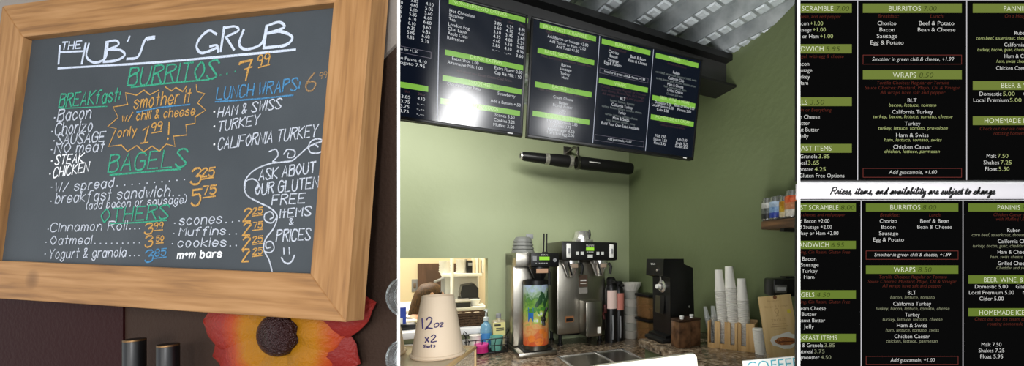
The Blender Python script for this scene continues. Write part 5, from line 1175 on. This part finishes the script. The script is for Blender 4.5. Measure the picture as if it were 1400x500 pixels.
m = MB(); m.b2((.02, -.006, .09), (.066, .006, .118), .003); m.build('funnel_tab', GREYP, gs)
st = rthing('steel_rods', 'pair of thin dark rods standing on the narrow brewer behind its head', 'rods', (TX + .052, TV_ + .05, ZF + TH_ - .0045))
for dx in (0, .018):
    m = MB(); m.tube([(dx, 0, 0), (dx + .003, 0, .12)], .005, 8); m.tube([(dx, 0, 0), (dx, 0, .006)], .009, 10); m.build('rod', BLACKM, st)

# ------------------------------------------------------------------ twin coffee brewer
p = at_z(798, 471.5, ZF); BX, BV = p.x, p.y
tw = rthing('twin_coffee_brewer', 'large stainless twin coffee brewer with a black control panel and two funnels', 'brewer', (BX, BV + .03, ZF))
bw = .352; HB = .688
m = MB(); m.b2((-bw / 2, 0, .075), (bw / 2, .24, HB - .12), .01); m.build('body', STEEL, tw)
m = MB(); m.b2((-bw / 2 - .012, -.13, HB - .122), (bw / 2 + .02, .24, HB), .008); hd = m.build('head', STEELD, tw)
m = MB(); m.b2((-bw / 2 - .014, -.136, HB - .118), (bw / 2 + .022, -.128, HB - .003), .004); cpn = m.build('control_panel', BLACK, tw)
for sx in (-1, 1):
    for y_ in (.03, .21):
        m = MB(); m.lathe([(.001, 0), (.02, 0), (.02, .008), (.012, .015), (.012, .075), (.001, .075)], (sx * (bw / 2 - .03), y_, 0), 16); m.build('foot', BLACK, tw)
yp = -.1365
for sx in (-1, 1):
    m = MB(); m.box((sx * .148 - (.0 if sx < 0 else -.004), yp - .004, HB - .06), (.03, .008, .088), .006); m.build('switch_plate', WHITEP, cpn); m = MB(); m.box((sx * .148 - (.0 if sx < 0 else -.004), yp - .011, HB - .06), (.012, .01, .032), .003); m.build('switch_lever', GREYP, cpn)
m = MB(); lcd(m, 0, HB - .048, .056, .02, yp); m.build('lcd_screen', LCDG, cpn, 0)
m = brand('BUNN', 0, HB - .031, .012, yp - .0006); m.build('brand_lettering', WHITEP, cpn, 0)
m = MB()
for x_ in (-.088, -.055, .055, .088): lcd(m, x_, HB - .075, .02, .02, yp)
lcd(m, 0, HB - .094, .036, .02, yp)
for i in range(4): lcd(m, -.02 + i * .013, HB - .066, .008, .004, yp)
m.build('button', mat('pale_button_print', (206, 208, 204), .5), cpn, 0)
for sx in (-1, 1):
    fx = sx * .098 - (.004 if sx < 0 else -.004)
    m = MB(); m.lathe([(.001, 0), (.022, 0), (.028, .012), (.05, .075), (.06, .085), (.06, .105), (.001, .105)], (fx, -.055, HB - .225), 32); m.build('funnel', CHROME, tw)
    m = MB(); m.tube([(fx - .03, -.1, HB - .13), (fx - .038, -.125, HB - .15), (fx - .02, -.13, HB - .215)], .006, 8); m.tube([(fx + .05, -.1, HB - .14), (fx + .06, -.115, HB - .16), (fx + .052, -.115, HB - .21)], .01, 8); m.build('funnel_handle', BLACKM if sx > 0 else BLACK, tw)
    m = MB(); m.box((fx + .006, -.1115, HB - .155), (.045, .004, .026), .001); m.build('funnel_label', mat('funnel_print_label', (160, 140, 120), .5), tw)
m = MB(); m.b2((-.022, -.002, HB - .3), (.04, .0, HB - .22)); m.build('warning_label', mat('brown_warning_label', (90, 70, 56), .5), tw)
m = MB(); m.b2((-.022, -.002, HB - .345), (.04, .0, HB - .305)); m.b2((-.014, -.003, HB - .325), (.032, -.0018, HB - .318)); m.build('white_label', mat('grey_label', (150, 146, 138), .5), tw)
m = MB(); m.b2((-.012, -.003, HB - .262), (.03, -.002, HB - .252)); m.b2((-.012, -.003, HB - .28), (.03, -.002, HB - .275)); m.build('label_print', PAPER, tw, 0)
m = MB(); m.b2((-.12, -.002, .155), (-.06, .0, .195)); m.build('rating_label', mat('orange_black_label', (150, 100, 60), .5), tw); m = MB(); m.b2((-.114, -.003, .16), (-.066, -.002, .182)); m.build('rating_print', BLACK, tw)
m = MB(); m.b2((-.02, -.12, .072), (.095, -.001, .3), .006); m.build('water_box', STEEL, tw); m = MB(); m.b2((.06, -.1215, .09), (.085, -.12, .13)); m.build('water_box_label', PAPER, tw)
m = MB(); m.tube([(.095, -.06, .2), (.13, -.065, .2), (.135, -.065, .17)], .01, 10); m.box((.14, -.07, .24), (.02, .02, .06), .006); m.tube([(.12, -.06, .2), (.14, -.07, .225)], .007, 8); m.build('hot_water_tap', mat('dark_red_black_plastic', (70, 26, 24), .4), tw)
m = MB(); m.lathe([(.085, .0), (.085, .006), (.001, .006)], (-.06, .1, .062), 24); m.build('drain_plate', BLACK, tw)
ft = rthing('steel_brew_basket', 'polished steel brew basket upside down on top of the twin brewer', 'basket', (BX + .04, BV + .12, ZF + HB))
m = MB(); m.lathe([(.075, 0), (.078, .002), (.078, .02), (.062, .03), (.052, .075), (.045, .082), (.001, .082)], seg=36); m.build('basket_body', CHROME, ft)
m = MB(); m.tube([(.03, -.05, .03), (.034, -.058, .055), (.034, -.045, .088)], .007, 10); m.build('basket_handle', BLACK, ft)

# airpots beside it
for i, (px, py, h, lb, lc) in enumerate(((838, 468, .45, 'black coffee airpot with a pale label, nearer the twin brewer', (226, 200, 190)), (848.5, 466, .42, 'black coffee airpot with a dusty pink label, behind the nearer airpot', (206, 130, 116)))):
    p = at_z(px, py, ZF); r = .043 - .004 * i
    t = rthing('airpot', lb, 'airpot', (p.x, p.y + .03, ZF), 0, 'airpots beside the twin brewer')
    m = MB(); m.lathe([(.001, 0), (r, 0), (r, h * .82), (r * .8, h * .88), (.001, h * .88)], seg=28); m.build('body', BLACK, t)
    m = MB(); m.lathe([(.001, h * .88), (r * .7, h * .88), (r * .75, h * .97), (r * .5, h), (.001, h)], seg=24); m.box((0, -r * .8, h * .93), (.03, .06, .02), .006); m.build('pump_top', BLACKM, t)
    m = MB(); m.lathe([(r + .0006, h * .52), (r + .0006, h * .8)], seg=24, a0=PI * 1.15, a1=PI * 1.85); m.build('label', mat('airpot_label_%d' % i, lc, .5), t)
    m = MB(); m.tube([(-r * .2, -r - .002, h * .42), (-r * .2, -r - .008, h * .2), (-r * .2, -r - .002, h * .06)], .006, 8); m.build('sight_gauge', GREYP, t)

# stack of coffee filters and lids in the corner
p = at_z(872, 461, ZF)
t = rthing('filter_stack', 'stack of white fluted coffee filters on grey tubs in the corner', 'filters', (p.x - .05, p.y + .02, ZF))
for i in range(6):
    z = i * .058; m = MB(); m.lathe([(.001, z), (.048, z), (.056, z + .05), (.058, z + .056), (.001, z + .056)], seg=32); m.build('tub', mat('pale_grey_tub_%d' % (i % 2), (176, 176, 168) if i % 2 else (196, 192, 182), .5), t)
for i in range(3):
    z = .349 + i * .006; m = MB(); m.lathe([(.001, z), (.052, z), (.076, z + .042), (.078, z + .042), (.053, z - .001), (.001, z - .001)], seg=72, wob=lambda a, zz: (.035 if zz > .37 else .01) * math.cos(22 * a)); m.build('filter', PAPER, t)

# ------------------------------------------------------------------ bar ledge along the right wall
ZL = 1.13
def ledge(px, py, dv=0, du=0): p = at_z(px, py, ZL); return (p.x + du, p.y + dv, ZL)
gl = at_z(929, 467, ZL); GX, GV = gl.x, gl.y
gr = rthing('coffee_grinder', 'tall black coffee grinder with a chrome dial on the ledge by the olive wall', 'grinder', (GX, GV, ZL)); gr.scale = (.94, .94, .94)
# local: front faces -x (toward the left), side faces -y
gw, gd, gh = .165, .185, .445
m = MB()
m.prism([(-.09, .0), (.105, .0), (.09, gh - .05), (.03, gh - .028), (.028, gh), (-.102, gh), (-.106, gh - .09), (-.062, gh - .1), (-.058, .04), (-.09, .035)], -.082, .082, M=Matrix.Translation((0, .082, 0)) @ Matrix.Rotation(PI / 2, 4, 'X')); m.build('housing', BLACK, gr, 30)
m = MB(); m.box((-.035, .082, .012), (.16, .175, .024), .008); m.build('base_plate', BLACKM, gr)
m = MB(); m.lathe([(.001, 0), (.034, 0), (.034, .006), (.022, .01), (.02, .022), (.001, .024)], (0, 0, 0), 32, M=Matrix.Translation((-.06, .07, gh - .15)) @ Matrix.Rotation(-PI / 2, 4, 'Y')); dial = m.build('dial', CHROME, gr)
m = MB(); m.lathe([(.001, .022), (.012, .022), (.012, .04), (.001, .041)], (0, 0, 0), 24, M=Matrix.Translation((-.06, .07, gh - .15)) @ Matrix.Rotation(-PI / 2, 4, 'Y')); m.build('dial_knob', WHITEP, dial)
m = MB(); m.tube([(-.07, .07, gh - .13), (-.075, .07, gh - .085)], .005, 8); m.build('lever', CHROME, gr)
m = MB(); m.prism([(-.062, .0), (-.09, .0), (-.094, -.09), (-.07, -.1)], -.022, .022, M=Matrix.Translation((0, .07, gh - .2)) @ Matrix.Rotation(PI / 2, 4, 'X')); m.build('spout', STEELD, gr)
m = MB(); m.lathe([(.001, 0), (.007, 0), (.007, .006), (.001, .006)], (0, 0, 0), 16, M=Matrix.Translation((-.106, .05, gh - .06)) @ Matrix.Rotation(-PI / 2, 4, 'Y')); m.build('power_button', CHROME, gr)
m = MB(); text(m, 'BUNN', 0, 0, .011, 'c', off=0); m2 = MB(); m2.M = Matrix.Translation((-.1055, .095, gh - .034)) @ Matrix.Rotation(-PI / 2, 4, 'Z')
m.bm.verts.index_update(); m2.add([v.co.copy() for v in m.bm.verts], [[v.index for v in f.verts] for f in m.bm.faces]); m.bm.free(); m2.build('brand_lettering', WHITEP, gr, 0)
m = MB(); m.b2((.06, -.0012, .18), (.07, 0, .19)); m.build('side_screw', CHROME, gr)

# tinted bins left of the grinder
AMB = mat('smoky_amber_plastic', (150, 112, 70), .12, alpha=.5); 
bp = at_z(884, 465, ZF); bx0 = (bp.x + .01, bp.y - .05)
for i, lb in enumerate(('smoky amber coffee bean bin, lower of the two beside the grinder', 'smoky amber coffee bean bin, upper of the two beside the grinder')):
    t = rthing('bean_bin', lb, 'bin', (bx0[0], bx0[1], ZF + i * .168), 0, 'coffee bean bins beside the grinder')
    m = MB(); m.box((0, 0, .075), (.15, .16, .15), .012, taper=1.06); m.build('bin_body', AMB, t)
    m = MB(); m.box((0, 0, .159), (.172, .182, .018), .005); m.build('lid', BLACK, t)
    m = MB(); m.box((0, 0, .045), (.142, .152, .07), .01); bn = m.build('bean_fill', mat('coffee_beans', (84, 56, 34), .5, rgb2=(150, 112, 70), scale=90, bump=1, bscale=140), t)
    m = MB(); m.box((.005, -.083, .07), (.075, .002, .026), .0005); m.build('paper_label', mat('tan_label', (196, 170, 120), .6), t)

# brown marbled holders with white knobs
MARB = mat('brown_marbled_laminate', (128, 92, 64), .3, rgb2=(58, 38, 26), scale=22, bump=.1)
g0 = at_z(942, 474.5, ZL)
for i, (dx, lb) in enumerate(((-.035, 'brown marbled box with a white knob, nearer the grinder'), (.042, 'brown marbled box with a white knob, right of its twin'))):
    t = rthing('lidded_box', lb, 'box', (g0.x + dx * .92 + .006, g0.y + .035 + dx * .2, ZL), -.1, 'brown marbled boxes by the grinder'); t.scale = (.9, .9, .9)
    m = MB(); m.box((0, 0, .068), (.072, .085, .136), .005); m.build('box_body', MARB, t)
    m = MB(); m.box((0, 0, .142), (.074, .087, .012), .003); ld = m.build('lid', mat('dark_brown_lid', (52, 34, 24), .4), t)
    m = MB(); m.lathe([(.001, .148), (.01, .148), (.008, .153), (.012, .158), (.011, .164), (.001, .165)], (0, -.01, 0), 18); m.build('knob', WHITEP, ld)

# bamboo cup caddy
ca = -math.radians(27.9)
c0 = at_z(968, 473.5, ZL); c1 = at_z(1009, 479, ZL); c2_ = at_z(1032, 481.5, ZL)
W0, W1 = room(*c0), room(*c2_); cdir = (W1 - W0); LC = cdir.length; ca = math.atan2(cdir.y, cdir.x)
k = 1.0
cd = thing('cup_caddy', 'bamboo cup and lid caddy with open slots on the ledge by the olive wall', 'caddy', W0, ca)
sl = LC * .655; hb_ = .124; dp = .085
def slot_front(m, x0, x1, za, zb, wl, wr):  # upright stiles and bottom rail of one bay
    for a_, b_, z_ in ((x0, x0 + wl, za), (x1 - wr, x1, zb)): m.b2((a_, -.008, 0), (b_, 0, z_), .0008)
    m.b2((x0 + wl, -.008, 0), (x1 - wr, 0, .022))
m = MB(); nb = 3; bwid = sl / nb
for i in range(nb): slot_front(m, i * bwid, (i + 1) * bwid, hb_, hb_, .006 if i == 0 else .013, .013)
slot_front(m, sl + .002, LC, hb_, hb_ * 1.02, .013, .036); m.build('front_frame', BAMBOO, cd)
m = MB()
for x_ in [0.0, sl - .006, sl + .002, LC - .006] + [i * bwid - .003 for i in (1, 2)]: m.b2((x_, 0, 0), (x_ + .006, dp, hb_), .001)
m.build('divider', BAMBOO, cd)
m = MB(); m.b2((0, dp - .006, 0), (LC, dp, hb_ + .01), .001); m.build('back_board', BAMBOO, cd)
m = MB(); m.b2((0, 0, 0), (LC, dp, .006)); m.build('floor_board', BAMBOO, cd)
Wd_ = lambda x_, y_, z_: W0 + Vector((math.cos(ca) * x_ - math.sin(ca) * y_, math.sin(ca) * x_ + math.cos(ca) * y_, z_))
CUPW = mat('white_foam_cup', (236, 234, 226), .55)
def cup_stack(px, pytop, lb, name='cup_stack', r=.0205, mt=CUPW, n=None, step=.0085, bay=0, lean=.06):
    x_ = bay; base = Wd_(x_, .045, .006); 
    d_ = base.y; top = EYE + (CY - pytop) / F * d_; Ht = top - base.z
    t = thing(name, lb, 'cups', base, 0, 'stacks of white cups in the bamboo caddy' if name == 'cup_stack' else 'stacks of clear lids in the bamboo caddy', rot=(0, 0, 0))
    hcup = .1 if name == 'cup_stack' else .05; n = int((Ht - hcup) / step)
    lx = ((px - CX) / F * d_ - base.x) / max(Ht, .01)
    for i in range(n + 1):
        z = i * step + (Ht - hcup - n * step); last = i == n
        m = MB(); off = lx * z
        cx = off
        if last: pr_ = [(r + .0022, 0), (r + .0028, .002), (r + .002, .004), (r, .004), (r * .74, hcup - .003), (r * .72, hcup), (.001, hcup - .001)]
        else: pr_ = [(r + .001, -.001), (r + .0026, .0008), (r + .0026, .003), (r + .0004, .0042), (r - .002, .0085), (r - .003, .012)]
        M_ = Matrix.Translation((cx, 0, z)); Sh = Matrix.Identity(4); Sh[0][2] = lx
        m.lathe(pr_, seg=20, M=M_ @ Sh); m.build('cup' if name == 'cup_stack' else 'clear_lid', mt, t)
cup_stack(982.3, 368.6, 'tall stack of inverted white cups, left of the three in the bamboo caddy', bay=bwid * 1.5, r=.0235)
cup_stack(996.5, 364, 'tallest stack of inverted white cups, middle of the three in the bamboo caddy', bay=bwid * 2.5, r=.0245)
cup_stack(1013.5, 380.6, 'shortest stack of inverted white cups, right of the three in the bamboo caddy', bay=sl + (LC - sl) * .36, r=.0245)
CLR = mat('clear_lid_plastic', (226, 230, 228), .1, trans=.6, ior=1.2)
cup_stack(964, 419, 'stack of clear lids at the left end of the bamboo caddy', 'lid_stack', r=.012, mt=CLR, bay=bwid * .28, step=.007)
cup_stack(974.5, 418, 'stack of clear lids beside the left cup stack in the bamboo caddy', 'lid_stack', r=.013, mt=CLR, bay=bwid * .72, step=.007)
# white lids stacked at the right
p = at_z(1044, 484, ZL)
t = rthing('lid_stack', 'leaning stack of white cup lids between the bamboo caddy and the trout board', 'lids', (p.x, p.y + .01, ZL)); t.scale = (.9, .9, .9)
for i in range(16):
    z = i * .0078; m = MB(); m.lathe([(.001, .006), (.022, .006), (.026, .004), (.029, 0), (.03, .002), (.027, .0078), (.023, .0086), (.001, .0086)], seg=24, M=Matrix.Translation((-.0014 * i, 0, z))); m.build('lid', CUPW, t)

# card terminal on a stand behind the board
dt = 1.5
pt = at(1071, 392, dt)
g = uv_of(pt)
t = rthing('till_terminal', 'black till terminal with a silver badge on a pole behind the trout board', 'till', (g.x, g.y + .0, ZL), -.5)
z0 = pt.z - ZL
m = MB(); m.box((0, .0, z0), (.12, .1, .072), .008); m.box((.03, .01, z0 + .038), (.06, .06, .012), .004); hd = m.build('head', BLACK, t)
m = MB(); m.box((-.031, -.0515, z0 - .004), (.046, .003, .032), .002); m.box((-.031, -.0535, z0 - .004), (.04, .002, .026), .001); m.build('silver_badge', mat('dark_silver_badge', (128, 128, 128), .35, metal=.6), hd)
m = MB(); m.box((-.031, -.0552, z0 - .004), (.034, .001, .014)); m.build('badge_plate', mat('pale_badge_print', (196, 196, 196), .5), hd)
m = MB(); m.tube([(0, .02, 0), (0, .02, z0 - .036)], .014, 12); m.lathe([(.001, 0), (.055, 0), (.055, .008), (.014, .014)], (0, .02, 0), 28); m.build('stand', BLACKM, t)

# bamboo trout board leaning in a clear holder
db = 1.34
b_l, b_r = at(1053, 489, db), at(1097, 487, db * .985)
tl = at(1043, 405.5, db * 1.02)
bh_ = (tl - b_l).length; bwd = .118
zc_ = b_l.z
tlz = zc_ - ZL
bo = thing('trout_board', 'leaning pale bamboo board engraved TROUT with a fish sticker, behind the teal lettered sign', 'board', Vector((b_l.x, b_l.y, ZL)), math.radians(-6), rot=(math.radians(-7), math.radians(-6.5), math.radians(-6)))
m = MB(); m.b2((0, 0, 0), (bwd, .012, bh_ + tlz), .003); m.build('board', BAMBOOP, bo)
H0 = bh_ + tlz
ENG = mat('engraved_brown', (188, 150, 102), .7)
m = MB(); text(m, 'TROUT', bwd * .5, tlz + bh_ * .57, .009, 'c', 0, 1.2, off=-.0006); text(m, 'Bamboo', bwd * .42, tlz + bh_ * .9, .007, 'c', 0, 1.2, off=-.0006); text(m, 'River & Creek', bwd * .5, tlz + bh_ * .8, .008, 'c', 0, 1.2, off=-.0006)
for zz, ww in ((.52, .05), (.48, .062), (.44, .04)): m.b2((bwd * .5 - ww / 2, -.0006, tlz + bh_ * zz), (bwd * .5 + ww / 2, 0, tlz + bh_ * zz + .002))
STROKE_N[0] = 0
ribbon(m, spline([Vector(q_) for q_ in ((.053, tlz + bh_ * .65), (.064, tlz + bh_ * .72), (.06, tlz + bh_ * .78), (.05, tlz + bh_ * .75), (.062, tlz + bh_ * .66))], 6), .0016, -.0006); m.build('engraving', ENG, bo, 0)
m = MB(); m.lathe([(.001, 0), (.007, 0), (.007, .001), (.001, .001)], seg=20, M=Matrix.Translation((bwd * .5, 0, H0 * .975)) @ Matrix.Rotation(PI / 2, 4, 'X')); m.build('hole_mark', mat('dark_knot', (120, 74, 44), .6), bo)
m = MB(); m.b2((bwd * .8, -.001, tlz + bh_ * .69), (bwd * .9, 0, tlz + bh_ * .75)); m.build('yellow_sticker', mat('yellow_sticker', (226, 206, 70), .5), bo)
fish = [(-.058, .006), (-.05, .02), (-.03, .024), (-.012, .03), (.012, .036), (.02, .028), (.04, .022), (.052, .03), (.062, .026), (.06, -.006), (.05, -.014), (.03, -.014), (.01, -.026), (-.014, -.026), (-.03, -.018), (-.05, -.012)]
FX, FZ = bwd * .64, tlz + bh_ * .23
Mf = Matrix.Translation((FX, 0, FZ)) @ Matrix.Rotation(.05, 4, 'Y') @ Matrix.Rotation(PI / 2, 4, 'X')
m = MB(); m.prism([(x_ * 1.0, y_ * 1.0) for x_, y_ in fish], .0004, .0014, M=Mf); stk = m.build('fish_sticker', PAPER, bo)
body = [(-.044, .004), (-.03, .014), (-.005, .018), (.02, .012), (.034, .006), (.05, .018), (.048, .002), (.05, -.008), (.034, -.003), (.01, -.012), (-.02, -.012), (-.036, -.006)]
m = MB(); m.prism(body, .0015, .0022, M=Mf); m.build('fish_print', mat('trout_orange_print', (206, 134, 74), .5, rgb2=(150, 90, 50), scale=180), stk)
m = MB(); m.prism([(-.03, .002), (.03, .003), (.03, -.001), (-.03, -.002)], .0023, .0027, M=Mf); m.lathe([(.001, .0023), (.003, .0023), (.003, .0028), (.001, .0028)], (-.034, .004, 0), 12, M=Mf); m.build('fish_marking', mat('trout_dark_print', (110, 60, 40), .5), stk)
m = MB(); m.b2((-.004, -.02, 0), (.0, .02, .07)); m.b2((bwd, -.02, 0), (bwd + .004, .02, .07)); m.b2((-.004, -.021, 0), (bwd + .004, -.018, .035)); m.build('clear_holder', ACR, bo)

# teal COFFEE sign at the bottom right
dc = 1.02
s_l, s_r = at(1027.5, 492.5, dc), at(1150, 481, dc)
ta = math.atan2(s_r.z - s_l.z, s_r.x - s_l.x); wS = .3; hS = .105
cs = thing('coffee_sign', 'white sign with teal COFFEE lettering standing in the bottom right corner of the cafe', 'sign', (s_l.x, dc, 1.0), rot=(0, -ta, 0))
up = s_l.z - 1.0
m = MB(); m.b2((0, 0, up - hS), (wS, .006, up), .002); m.build('sign_board', WHITEP, cs)
m = MB(); text(m, 'COFFEE', .01, up - .034, .029, 'l', 0, 1.0, off=-.0008); vs_ = m
m.build('teal_lettering', mat('teal_print', (64, 168, 190), .5), cs, 0)
m = MB(); m.b2((.02, .006, 0), (.05, .03, up - .02), .002); m.b2((0.0, -.03, -.03), (.12, .06, 0), .003); m.build('stand', WHITEP, cs)
# white tablet back in the foreground
dw = 1.05
w_r, w_l = at(950, 482, dw), at(822, 498, dw)
ta = math.atan2(w_r.z - w_l.z, w_r.x - w_l.x)
wt = thing('tablet_stand', 'white rounded back of a till screen at the bottom centre of the cafe view', 'screen', (w_r.x - .16, dw, ZF), 0)
m = MB(); WX = .3
t = bmesh.new(); pts = []
hW = .16; r_ = .012
for cx_, cz_, a0_ in ((WX / 2 - r_, hW / 2 - r_, 0), (-WX / 2 + r_, hW / 2 - r_, 90), (-WX / 2 + r_, -hW / 2 + r_, 180), (WX / 2 - r_, -hW / 2 + r_, 270)):
    for k_ in range(7): a_ = math.radians(a0_ + 15 * k_); pts.append((cx_ + r_ * math.cos(a_), cz_ + r_ * math.sin(a_)))
t.free()
topc = Vector((w_r.x + .002, dw, w_r.z)) - Vector((w_r.x - .16, dw, ZF))
Mt = Matrix.Translation(topc) @ Matrix.Rotation(-ta, 4, 'Y') @ Matrix.Translation((-WX / 2, 0, -hW / 2)) @ Matrix.Rotation(PI / 2, 4, 'X')
m.prism(pts, -.007, .007, M=Mt); m.build('back_shell', mat('cream_white_plastic', (244, 238, 220), .35), wt, 30)
m = MB(); m.prism([(x_ * .985, y_ * .97) for x_, y_ in pts], -.0085, -.007, M=Mt); m.build('screen_glass', BLACK, wt, 30)
m = MB(); m.tube([(.03, .02, .01), (.03, .02, topc.z - .09), (.03, .0, topc.z - .07)], .012, 12); m.lathe([(.001, 0), (.07, 0), (.07, .008), (.014, .014)], (.03, .02, 0), 28); m.build('stand', WHITEP, wt)
# steel sink let into the granite
q0, q1_ = at_z(768, 499, ZF), at_z(858, 485, ZF)
sk = rthing('steel_sink', 'shallow stainless drip sink set in the granite counter', 'sink', ((q0.x + q1_.x) / 2 + .03, 1.92, ZF + .001))
m = MB(); 
for lo, hi in (((-.22, -.16, 0), (.22, -.14, .008)), ((-.22, .1, 0), (.22, .12, .008)), ((-.22, -.16, 0), (-.2, .12, .008)), ((.2, -.16, 0), (.22, .12, .008)), ((.02, -.16, 0), (.035, .12, .008))): m.b2(lo, hi, .003)
m.build('rim', CHROME, sk); m = MB(); m.b2((-.2, -.14, 0), (.2, .1, .0025)); m.build('basin', STEEL, sk)

# ------------------------------------------------------------------ shelf of cans on the right wall
sa, sb_ = at_u(1044, 313, UW), at_u(1088, 303, UW)
zS = (at_u(1045, 302, UW - .1).z)
f0 = at_u(1040.5, 302, UW - .1)
ws = rthing('can_shelf', 'thick rustic wooden shelf of cans on the olive wall', 'shelf', (UW, f0.y, zS))
m = MB(); m.b2((-.1, -.62, -.036), (0, .0, 0), .003); m.build('shelf_board', DARKWOOD, ws)
m = MB(); m.b2((-.08, -.1, -.05), (0, -.08, -.036)); m.b2((-.08, -.5, -.05), (0, -.48, -.036)); m.build('bracket', STEELBLACK, ws)
def can(px, h, r, lb, cols, du=-.055, top=None):
    q_ = at_u(px, 300, UW + du)
    t = rthing('drink_can', lb, 'can', (UW + du, q_.y, zS), 0, 'drink cans on the wooden shelf')
    m = MB(); m.lathe([(.001, .002), (r * .75, 0), (r * .98, .008), (r, .014), (r, h - .02), (r * .86, h - .006), (r * .82, h), (r * .78, h - .003), (.001, h - .003)], seg=28); m.build('can_body', mat('can_silver', (190, 190, 186), .25, metal=.8), t)
    n = len(cols)
    for i, c in enumerate(cols):
        z0, z1 = .012 + (h - .034) * i / n, .012 + (h - .034) * (i + 1) / n
        m = MB(); m.lathe([(r + .0003, z0), (r + .0005, (z0 + z1) / 2), (r + .0003, z1)], seg=28, wob=(lambda a, z, i=i: .0)); m.build('can_band', mat('can_print_%d_%d_%d' % c, c, .35, rgb2=tuple(max(0, x - 50) for x in c), scale=60), t)
can(1049.5, .105, .025, 'silver can with a dark base, leftmost on the wooden shelf', [(60, 60, 60), (120, 124, 120), (220, 220, 214)])
can(1060.5, .105, .027, 'pale blue and royal blue can, second from the left on the wooden shelf', [(70, 90, 180), (150, 184, 224), (190, 210, 232)])
can(1067.5, .112, .022, 'white topped navy can at the back of the wooden shelf', [(40, 44, 110), (70, 70, 130), (230, 230, 232)], du=-.025)
can(1073.5, .1, .024, 'yellow can with a dark top, third from the left on the wooden shelf', [(220, 206, 170), (206, 170, 60), (198, 150, 50)])
can(1084, .118, .031, 'orange and white can at the right end of the wooden shelf', [(226, 220, 210), (214, 150, 110), (220, 110, 66)])

# ------------------------------------------------------------------ light
W = bpy.data.worlds.new('daylight'); S.world = W; W.use_nodes = True
W.node_tree.nodes['Background'].inputs['Color'].default_value = (.92, .96, 1, 1); W.node_tree.nodes['Background'].inputs['Strength'].default_value = 1.05
def area(name, loc, look, sx, sy, power, col=(1, 1, 1)):
    l = bpy.data.lights.new(name, 'AREA'); l.shape = 'RECTANGLE'; l.size = sx; l.size_y = sy; l.energy = power; l.color = col
    o = bpy.data.objects.new(name, l); COL.objects.link(o); o.location = loc
    o.rotation_euler = (Vector(look) - Vector(loc)).to_track_quat('-Z', 'Z').to_euler(); return o
area('wall_washer_lamp', room(-.15, 1.72, 2.5), room(-.15, 2.5, 1.35), 1.9, .12, 25, (1, .98, .93))
area('kitchen_lamp', room(-.5, 3.7, ZC - .02), room(-.5, 3.7, 0), 1.6, 1.2, 60, (1, .95, .85))
area('storefront_light', (-1.0, -2.8, 1.5), (-.8, 0, 1.5), 3.0, 1.8, 52, (1, .98, .96))
area('window_pane_light', (1.0, -3.0, 2.42), (-.5, 1.3, 2.0), .42, .8, 70, (1, 1, 1))
area('far_window_pane_light', (2.65, -3.0, 2.65), (-.18, 1.4, 2.1), .3, .5, 16, (1, 1, 1))
area('deck_fill_light', (.12, .5, 1.05), (.75, 1.35, 2.4), .8, .5, 5, (1, .98, .95)).data.spread = math.radians(62)  # unseen fill added from below to brighten the roof deck and right wall
